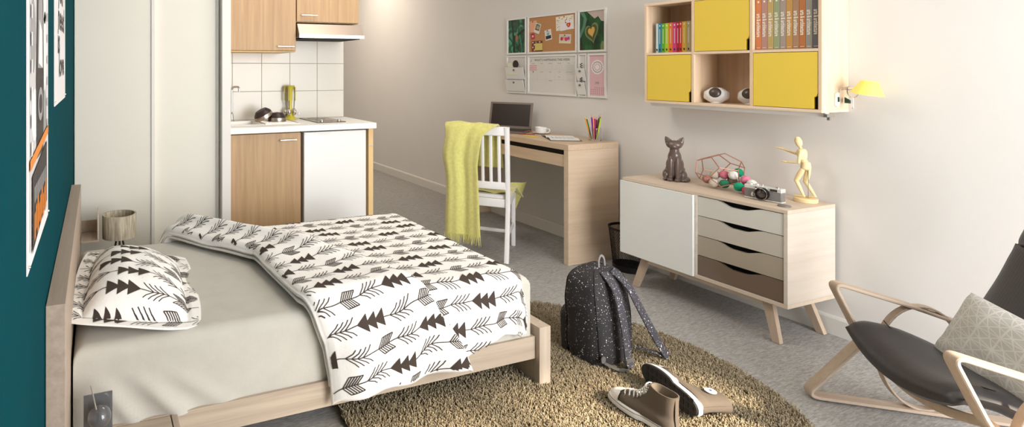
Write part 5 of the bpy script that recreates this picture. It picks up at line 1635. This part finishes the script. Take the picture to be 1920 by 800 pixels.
# ================================================================== BACKPACK
bp_ = thing('backpack', 'black backpack with white paint speckles standing on the rug', 'backpack', (2.035, 1.828, .026), rz=0)
def speckle(name, base, dens=.0):
    m = bpy.data.materials.new(name); m.use_nodes = True; t = m.node_tree
    b = t.nodes['Principled BSDF']; b.inputs['Roughness'].default_value = .8
    tc = t.nodes.new('ShaderNodeTexCoord')
    out = None
    for sc, th in ((95, .16), (190, .17), (48, .085)):
        v = t.nodes.new('ShaderNodeTexVoronoi'); v.inputs['Scale'].default_value = sc
        t.links.new(tc.outputs['Object'], v.inputs['Vector'])
        w_ = t.nodes.new('ShaderNodeSeparateColor'); t.links.new(v.outputs['Color'], w_.inputs['Color'])
        th2 = t.nodes.new('ShaderNodeMath'); th2.operation = 'MULTIPLY'; th2.inputs[1].default_value = th*3.2; 
        sub = t.nodes.new('ShaderNodeMath'); sub.operation = 'SUBTRACT'; sub.inputs[1].default_value = .50-dens; sub.use_clamp = True
        t.links.new(w_.outputs[0], sub.inputs[0]); t.links.new(sub.outputs[0], th2.inputs[0])
        lt_ = t.nodes.new('ShaderNodeMath'); lt_.operation = 'LESS_THAN'
        t.links.new(v.outputs['Distance'], lt_.inputs[0]); t.links.new(th2.outputs[0], lt_.inputs[1])
        if out is None: out = lt_.outputs[0]
        else:
            mxx = t.nodes.new('ShaderNodeMath'); mxx.operation = 'MAXIMUM'
            t.links.new(out, mxx.inputs[0]); t.links.new(lt_.outputs[0], mxx.inputs[1]); out = mxx.outputs[0]
    mx = t.nodes.new('ShaderNodeMix'); mx.data_type = 'RGBA'
    mx.inputs[6].default_value = (*lin(base), 1); mx.inputs[7].default_value = (*lin((226, 222, 220)), 1)
    t.links.new(out, mx.inputs[0]); t.links.new(mx.outputs[2], b.inputs['Base Color'])
    return m
M_BAG = speckle('speckled_canvas', (42, 39, 40)); M_STRAP = speckle('speckled_strap', (62, 59, 65), .10)
M_WEB = mat('grey_webbing', (96, 94, 92), .7)
BW = Vector((.985, .174, 0)); BNn = Vector((.174, -.985, 0)); BO = Vector((2.035, 1.828, .026))
def bpt(w_, n_, z): return BO+BW*w_+BNn*n_+Vector((0, 0, z*.89))
def bag_ring(zf):
    # half width, half depth, lean
    hwid = .124*(1-.05*zf)*math.sqrt(max(0, 1-max(0, (zf-.76)/.24)**2.4)) if zf < 1 else 0
    hdep = .092*(1-.18*zf**1.5)*(max(0, 1-max(0, (zf-.80)/.20)**2))**.5
    return max(hwid, .002), max(hdep, .002)
bgm = MB()
def bagf(u, v):
    zf = v; hw_, hd_ = bag_ring(zf)
    t = 2*PI*u
    ex = .55
    c, s = math.cos(t), math.sin(t)
    w_ = hw_*abs(c)**ex*(1 if c > 0 else -1); n_ = hd_*abs(s)**ex*(1 if s > 0 else -1)
    bul = 1+.05*noise.noise(Vector((c*1.5, s*1.5, zf*4)))
    squ = 1+.08*math.sin(PI*zf)
    return bpt(w_*bul*squ, n_*bul*squ-.025*zf+.002, .002+.425*zf)
bgm.grid(bagf, 72, 60)
bgm.add([bagf(k/36, 0) for k in range(36)], [tuple(range(36))])
bgm.build('bag_body', M_BAG, bp_, sharp=0)
# front pocket (on -n side)
fp = MB()
def pocketf(u, v):
    zf = v; t = PI*u
    hw_ = .108*math.sqrt(max(.0004, 1-max(0, (zf-.72)/.28)**2)); d = .052*math.sqrt(max(.0004, 1-max(0, (zf-.62)/.38)**2.4))
    c, s = math.cos(t), math.sin(t)
    return bpt(hw_*abs(c)**.6*(1 if c > 0 else -1), -.082-d*abs(s)**.55-.008*zf, .004+.225*zf)
fp.grid(pocketf, 40, 30)
fp.build('front_pocket', M_BAG, bp_, sharp=0)
# piping and zip arcs
def seam_line(a, sc):
    pts = []
    for k in range(49):
        v = .04+.955*(k/24 if k <= 24 else (48-k)/24); t = a if k <= 24 else PI-a
        p = bagf((t/(2*PI)) % 1, v); c = bpt(0, -.025*v, .002+.425*v)
        pts.append(c+(p-c)*sc)
    return pts
MB().tube(seam_line(-.75, 1.012), .0022, 6).build('zip_piping', mat('piping_black', (24, 22, 24), .6), bp_)
MB().tube(seam_line(.62, 1.012), .0022, 6).build('back_piping', mat('piping_black', (24, 22, 24), .6), bp_)
def ribbon(pts, hw_, ht, name, m_, r=.05):
    P_ = fillet(pts, r, 8)
    return MB().tube(P_, .01, 14, flat=(hw_, ht), up=tuple(BW)).build(name, m_, bp_, sharp=40)
ribbon([bpt(-.030, .035, .405), bpt(-.040, .095, .35), bpt(-.035, .125, .20), bpt(-.030, .140, .040), bpt(-.030, .150, .012)], .023, .005, 'shoulder_strap', M_STRAP, .08)
ribbon([bpt(.030, .035, .405), bpt(.048, .095, .35), bpt(.100, .135, .20), bpt(.165, .165, .060), bpt(.190, .180, .012)], .021, .005, 'shoulder_strap', M_STRAP, .08)
ribbon([bpt(-.030, .145, .030), bpt(-.030, .152, .006), bpt(-.085, .135, .006), bpt(-.105, .085, .020)], .010, .0015, 'strap_webbing', M_WEB, .02)
ribbon([bpt(.185, .175, .010), bpt(.14, .15, .035), bpt(.105, .085, .040)], .009, .0015, 'strap_webbing', M_STRAP, .02)
MB().box(-.024, .024, -.006, .006, -.012, .012).build('buckle', M_WEB, bp_, world=False, bevel=.002).matrix_local = Matrix.Translation(bpt(-.030, .142, .035)-Vector((2.035, 1.828, .026))) @ Matrix.Rotation(math.atan2(BW.y, BW.x), 4, 'Z')
hl = [bpt(-.022, .008, .415), bpt(-.020, .006, .455), bpt(0, .004, .475), bpt(.020, .006, .455), bpt(.022, .008, .415)]
MB().tube(fillet(hl, .02, 6), .01, 12, flat=(.0016, .005), up=tuple(BNn)).build('top_loop', mat('loop_grey', (128, 124, 122), .7), bp_)
MB().prism(arc(0, 0, .016, 0, 2*PI, 16)[:-1], lambda a, b, t: bpt(-.118+a*.9, .085+t, .040+b), .004).build('strap_tab', M_WEB, bp_)

# ================================================================== SNEAKERS
M_CANV = mat('taupe_canvas', (98, 86, 74), .85, bump=.25, bscale=500); M_RUB = mat('white_rubber', (232, 229, 224), .4); M_SOLE = mat('dark_sole', (52, 50, 50), .7)
M_LACE = mat('white_lace', (232, 228, 222), .8)
def foot_outline(t, grow=0):
    """unit angle -> (x,y) of the sole outline; toe at +x"""
    c, s = math.cos(t), math.sin(t)
    x = .138*c if c > 0 else .125*c
    wv = .050+.0*c
    y = s*(.047 if c > 0 else .040)*(abs(s)**-.18 if abs(s) > 1e-3 else 1)
    waist = 1-.16*math.exp(-((x+.03)/.05)**2)
    return (x*(1+grow*7), y*waist*(1+grow*12))
def sneaker(name, label, M, lab_patch=True, laces=True):
    t = thing(name, label, 'shoe', M.translation, rot=tuple(M.to_euler()), group='pair of taupe canvas high top sneakers')
    n = 48
    so = MB()
    # rubber sidewall and dark sole
    for (z0, z1, gr, mi) in ((0.0, .006, .003, 1),):
        pass
    ringf = lambda z, gr: [Vector((*foot_outline(2*PI*k/n, gr), z)) for k in range(n)]
    def stack(levels, m, name, cap0=True, cap1=True, **kk):
        mb = MB(); vs = []
        for z, gr in levels: vs += ringf(z, gr)
        fs = [(i*n+k, i*n+(k+1) % n, (i+1)*n+(k+1) % n, (i+1)*n+k) for i in range(len(levels)-1) for k in range(n)]
        mb.add(vs, fs, 0, True)
        if cap0: mb.add(vs[:n], [tuple(range(n))[::-1]])
        if cap1: mb.add(vs[-n:], [tuple(range(n))])
        return mb.build(name, m, t, world=False, **kk)
    sl_ = stack([(0, 0), (.005, .003)], M_SOLE, 'outsole')
    tr_ = MB()
    for i in range(-5, 6):
        for j in (-1, 0, 1): tr_.box(i*.021-.007, i*.021+.007, j*.024-.008, j*.024+.008, -.0018, .0002)
    tr_.build('tread', mat('tread_dark', (36, 34, 34), .7), sl_, world=False)
    stack([(.0052, .005), (.012, .006), (.024, .003), (.030, -.004)], M_RUB, 'rubber_sidewall', cap0=True, cap1=True)
    st_ = MB()
    for z, gr in ((.0235, .0038),):
        st_.tube(ringf(z, gr), .0009, 6, closed=True)
    st_.build('stripe', mat('stripe_dark', (60, 60, 70), .6), t, world=False)
    # canvas upper: stacked rings whose front pulls back with height
    lv = [(.028, .126, .92), (.038, .124, .95), (.048, .112, .90), (.056, .088, .82), (.064, .058, .76), (.073, .030, .74), (.083, .008, .74), (.096, -.006, .76), (.112, -.016, .78), (.128, -.022, .80), (.142, -.026, .80)]
    vs = []
    for z, xf, wf in lv:
        back = -.118+.006*math.sin((z-.028)/.114*PI)
        for k in range(n):
            tt = 2*PI*k/n; c, s = math.cos(tt), math.sin(tt)
            xx = (xf+back)/2+(xf-back)/2*(abs(c)**.85)*(1 if c > 0 else -1)
            # width follows the foot outline at that station
            half = .044*wf*(1-.25*smooth(.07, .13, xx))*(1-.14*math.exp(-((xx+.03)/.05)**2))
            if z > .06: half *= (.92-.10*smooth(.06, .14, z))
            yy = half*abs(s)**.75*(1 if s > 0 else -1)
            zz = z+(0 if c < 0 or z < .10 else .006*c)
            vs.append(Vector((xx, yy, zz)))
    fs = [(i*n+k, i*n+(k+1) % n, (i+1)*n+(k+1) % n, (i+1)*n+k) for i in range(len(lv)-1) for k in range(n)]
    up_ = MB().add(vs, fs, 0, True)
    # inner wall of the collar
    c0 = sum((vs[-n+k] for k in range(n)), Vector())/n
    inn = [c0+(v-c0)*.90 for v in vs[-n:]]; inn2 = [Vector((v.x*.95-.002, v.y*.9, .05)) for v in inn]
    up_.add(vs[-n:]+inn, [(k, (k+1) % n, n+(k+1) % n, n+k) for k in range(n)], 0, True)
    up_.add(inn+inn2, [(k, (k+1) % n, n+(k+1) % n, n+k) for k in range(n)], 1, True)
    up_.add(inn2, [tuple(range(n))], 1)
    up_.build('canvas_upper', [M_CANV, mat('sneaker_lining', (120, 108, 92), .9)], t, world=False, sharp=0)
    # toe cap
    tc = MB()
    def tcf(u, v):
        z = interp([(0, .026), (.5, .046), (1, .060)], v); xf = interp([(.026, .134), (.038, .131), (.048, .119), (.056, .095), (.060, .082)], z)
        a = (u-.5)*PI*.98
        xb = interp([(.026, .072), (.05, .072), (.060, .074)], z)
        x_ = xb+(xf-xb)*max(0, math.cos(a))**.8; half = .0445*.93*(1-.22*smooth(.07, .13, x_))*(1-.30*v*v)
        return Vector((x_, half*math.sin(a)**1 if True else 0, z+.0012))
    tc.grid(lambda u, v: tcf(1-u, v), 30, 14)
    tc.build('toe_cap', M_RUB, t, world=False, sharp=0)
    # lacing along the throat line
    thr = [(.066, .0655), (.048, .0705), (.031, .0775), (.017, .0865), (.006, .097), (-.003, .109), (-.010, .122), (-.014, .136)]
    if laces:
        lc_ = MB(); ey = MB()
        for i, (x_, z_) in enumerate(thr):
            yy = .021-.0006*i
            for s in (-1, 1):
                Me = Matrix.Translation((x_-.006, s*yy*1.12, z_-.006)) @ Vector((.3, s*.9, .4)).to_track_quat('Z', 'Y').to_matrix().to_4x4()
                ey.lathe([(.0022, .0), (.0042, .0005), (.0042, .0018), (.0022, .0022)], M=Me, n=12, cap=False)
            if i < len(thr)-1:
                x2, z2 = thr[i+1]
                lc_.tube(fillet([(x_-.006, -yy*1.12, z_-.004), (x_+.004, -yy*.5, z_+.005), (x2+.003, yy*.5, z2+.003), (x2-.006, yy*1.12, z2-.004)], .01, 3), .0024, 6)
                lc_.tube(fillet([(x_-.006, yy*1.12, z_-.004), (x_+.005, yy*.5, z_+.007), (x2+.004, -yy*.5, z2+.005), (x2-.006, -yy*1.12, z2-.004)], .01, 3), .0024, 6)
        lc_.build('laces', M_LACE, t, world=False); ey.build('eyelets', M_CHROME, t, world=False)
    else:
        ey = MB()
        for x_, z_ in ((.031, .070), (.013, .079)):
            for s in (-1, 1):
                Me = Matrix.Translation((x_-.01, s*.0275, z_-.006)) @ Vector((.15, s*1, .2)).to_track_quat('Z', 'Y').to_matrix().to_4x4()
                ey.lathe([(.0022, .0), (.0042, .0005), (.0042, .0018), (.0022, .0022)], M=Me, n=12, cap=False)
        ey.build('eyelets', M_CHROME, t, world=False)
    # heel stay
    MB().tube([(-.1195, 0, .03), (-.1155, 0, .07), (-.1165, 0, .142)], .01, 10, flat=(.0015, .008), up=(1, 0, 0)).build('heel_strip', M_CANV, t, world=False)
    if lab_patch:
        sg = 1
        pt = MB()
        Mp = Matrix.Translation((-.064, sg*.0303, .106)) @ Matrix.Rotation(-sg*PI/2, 4, 'X')
        pt.lathe([(.0185, 0), (.0185, .0022), (.017, .0028), (.0001, .003)], M=Mp, n=28)
        sv = [Mp @ Vector(((.008 if k % 2 == 0 else .0034)*math.cos(PI/2+k*PI/5), (.008 if k % 2 == 0 else .0034)*math.sin(PI/2+k*PI/5), .0034)) for k in range(10)]
        pt.add(sv, [tuple(range(10))], 1)
        pt.build('ankle_patch', [M_RUB, mat('patch_blue', (40, 60, 130), .6)], t, world=False)
    return t
RZ_ = .0265
s1d = math.atan2(1.565-1.285, 1.785-1.850)
sneaker('high_top_sneaker', 'laced taupe sneaker standing upright on the rug', Matrix.Translation((1.800, 1.428, RZ_)) @ Matrix.Rotation(math.radians(90), 4, 'Z'), lab_patch=False).scale = (1.0, 1.05, .92)
s2d = math.atan2(1.66-1.37, 2.02-1.94)
sneaker('high_top_sneaker', 'taupe sneaker lying on its side with white round patch', Matrix.Translation((1.962, 1.462, RZ_+.046)) @ Matrix.Rotation(s2d, 4, 'Z') @ Matrix.Rotation(math.radians(92), 4, 'X'), lab_patch=True, laces=False).scale = (1.06, 1.05, 1.0)
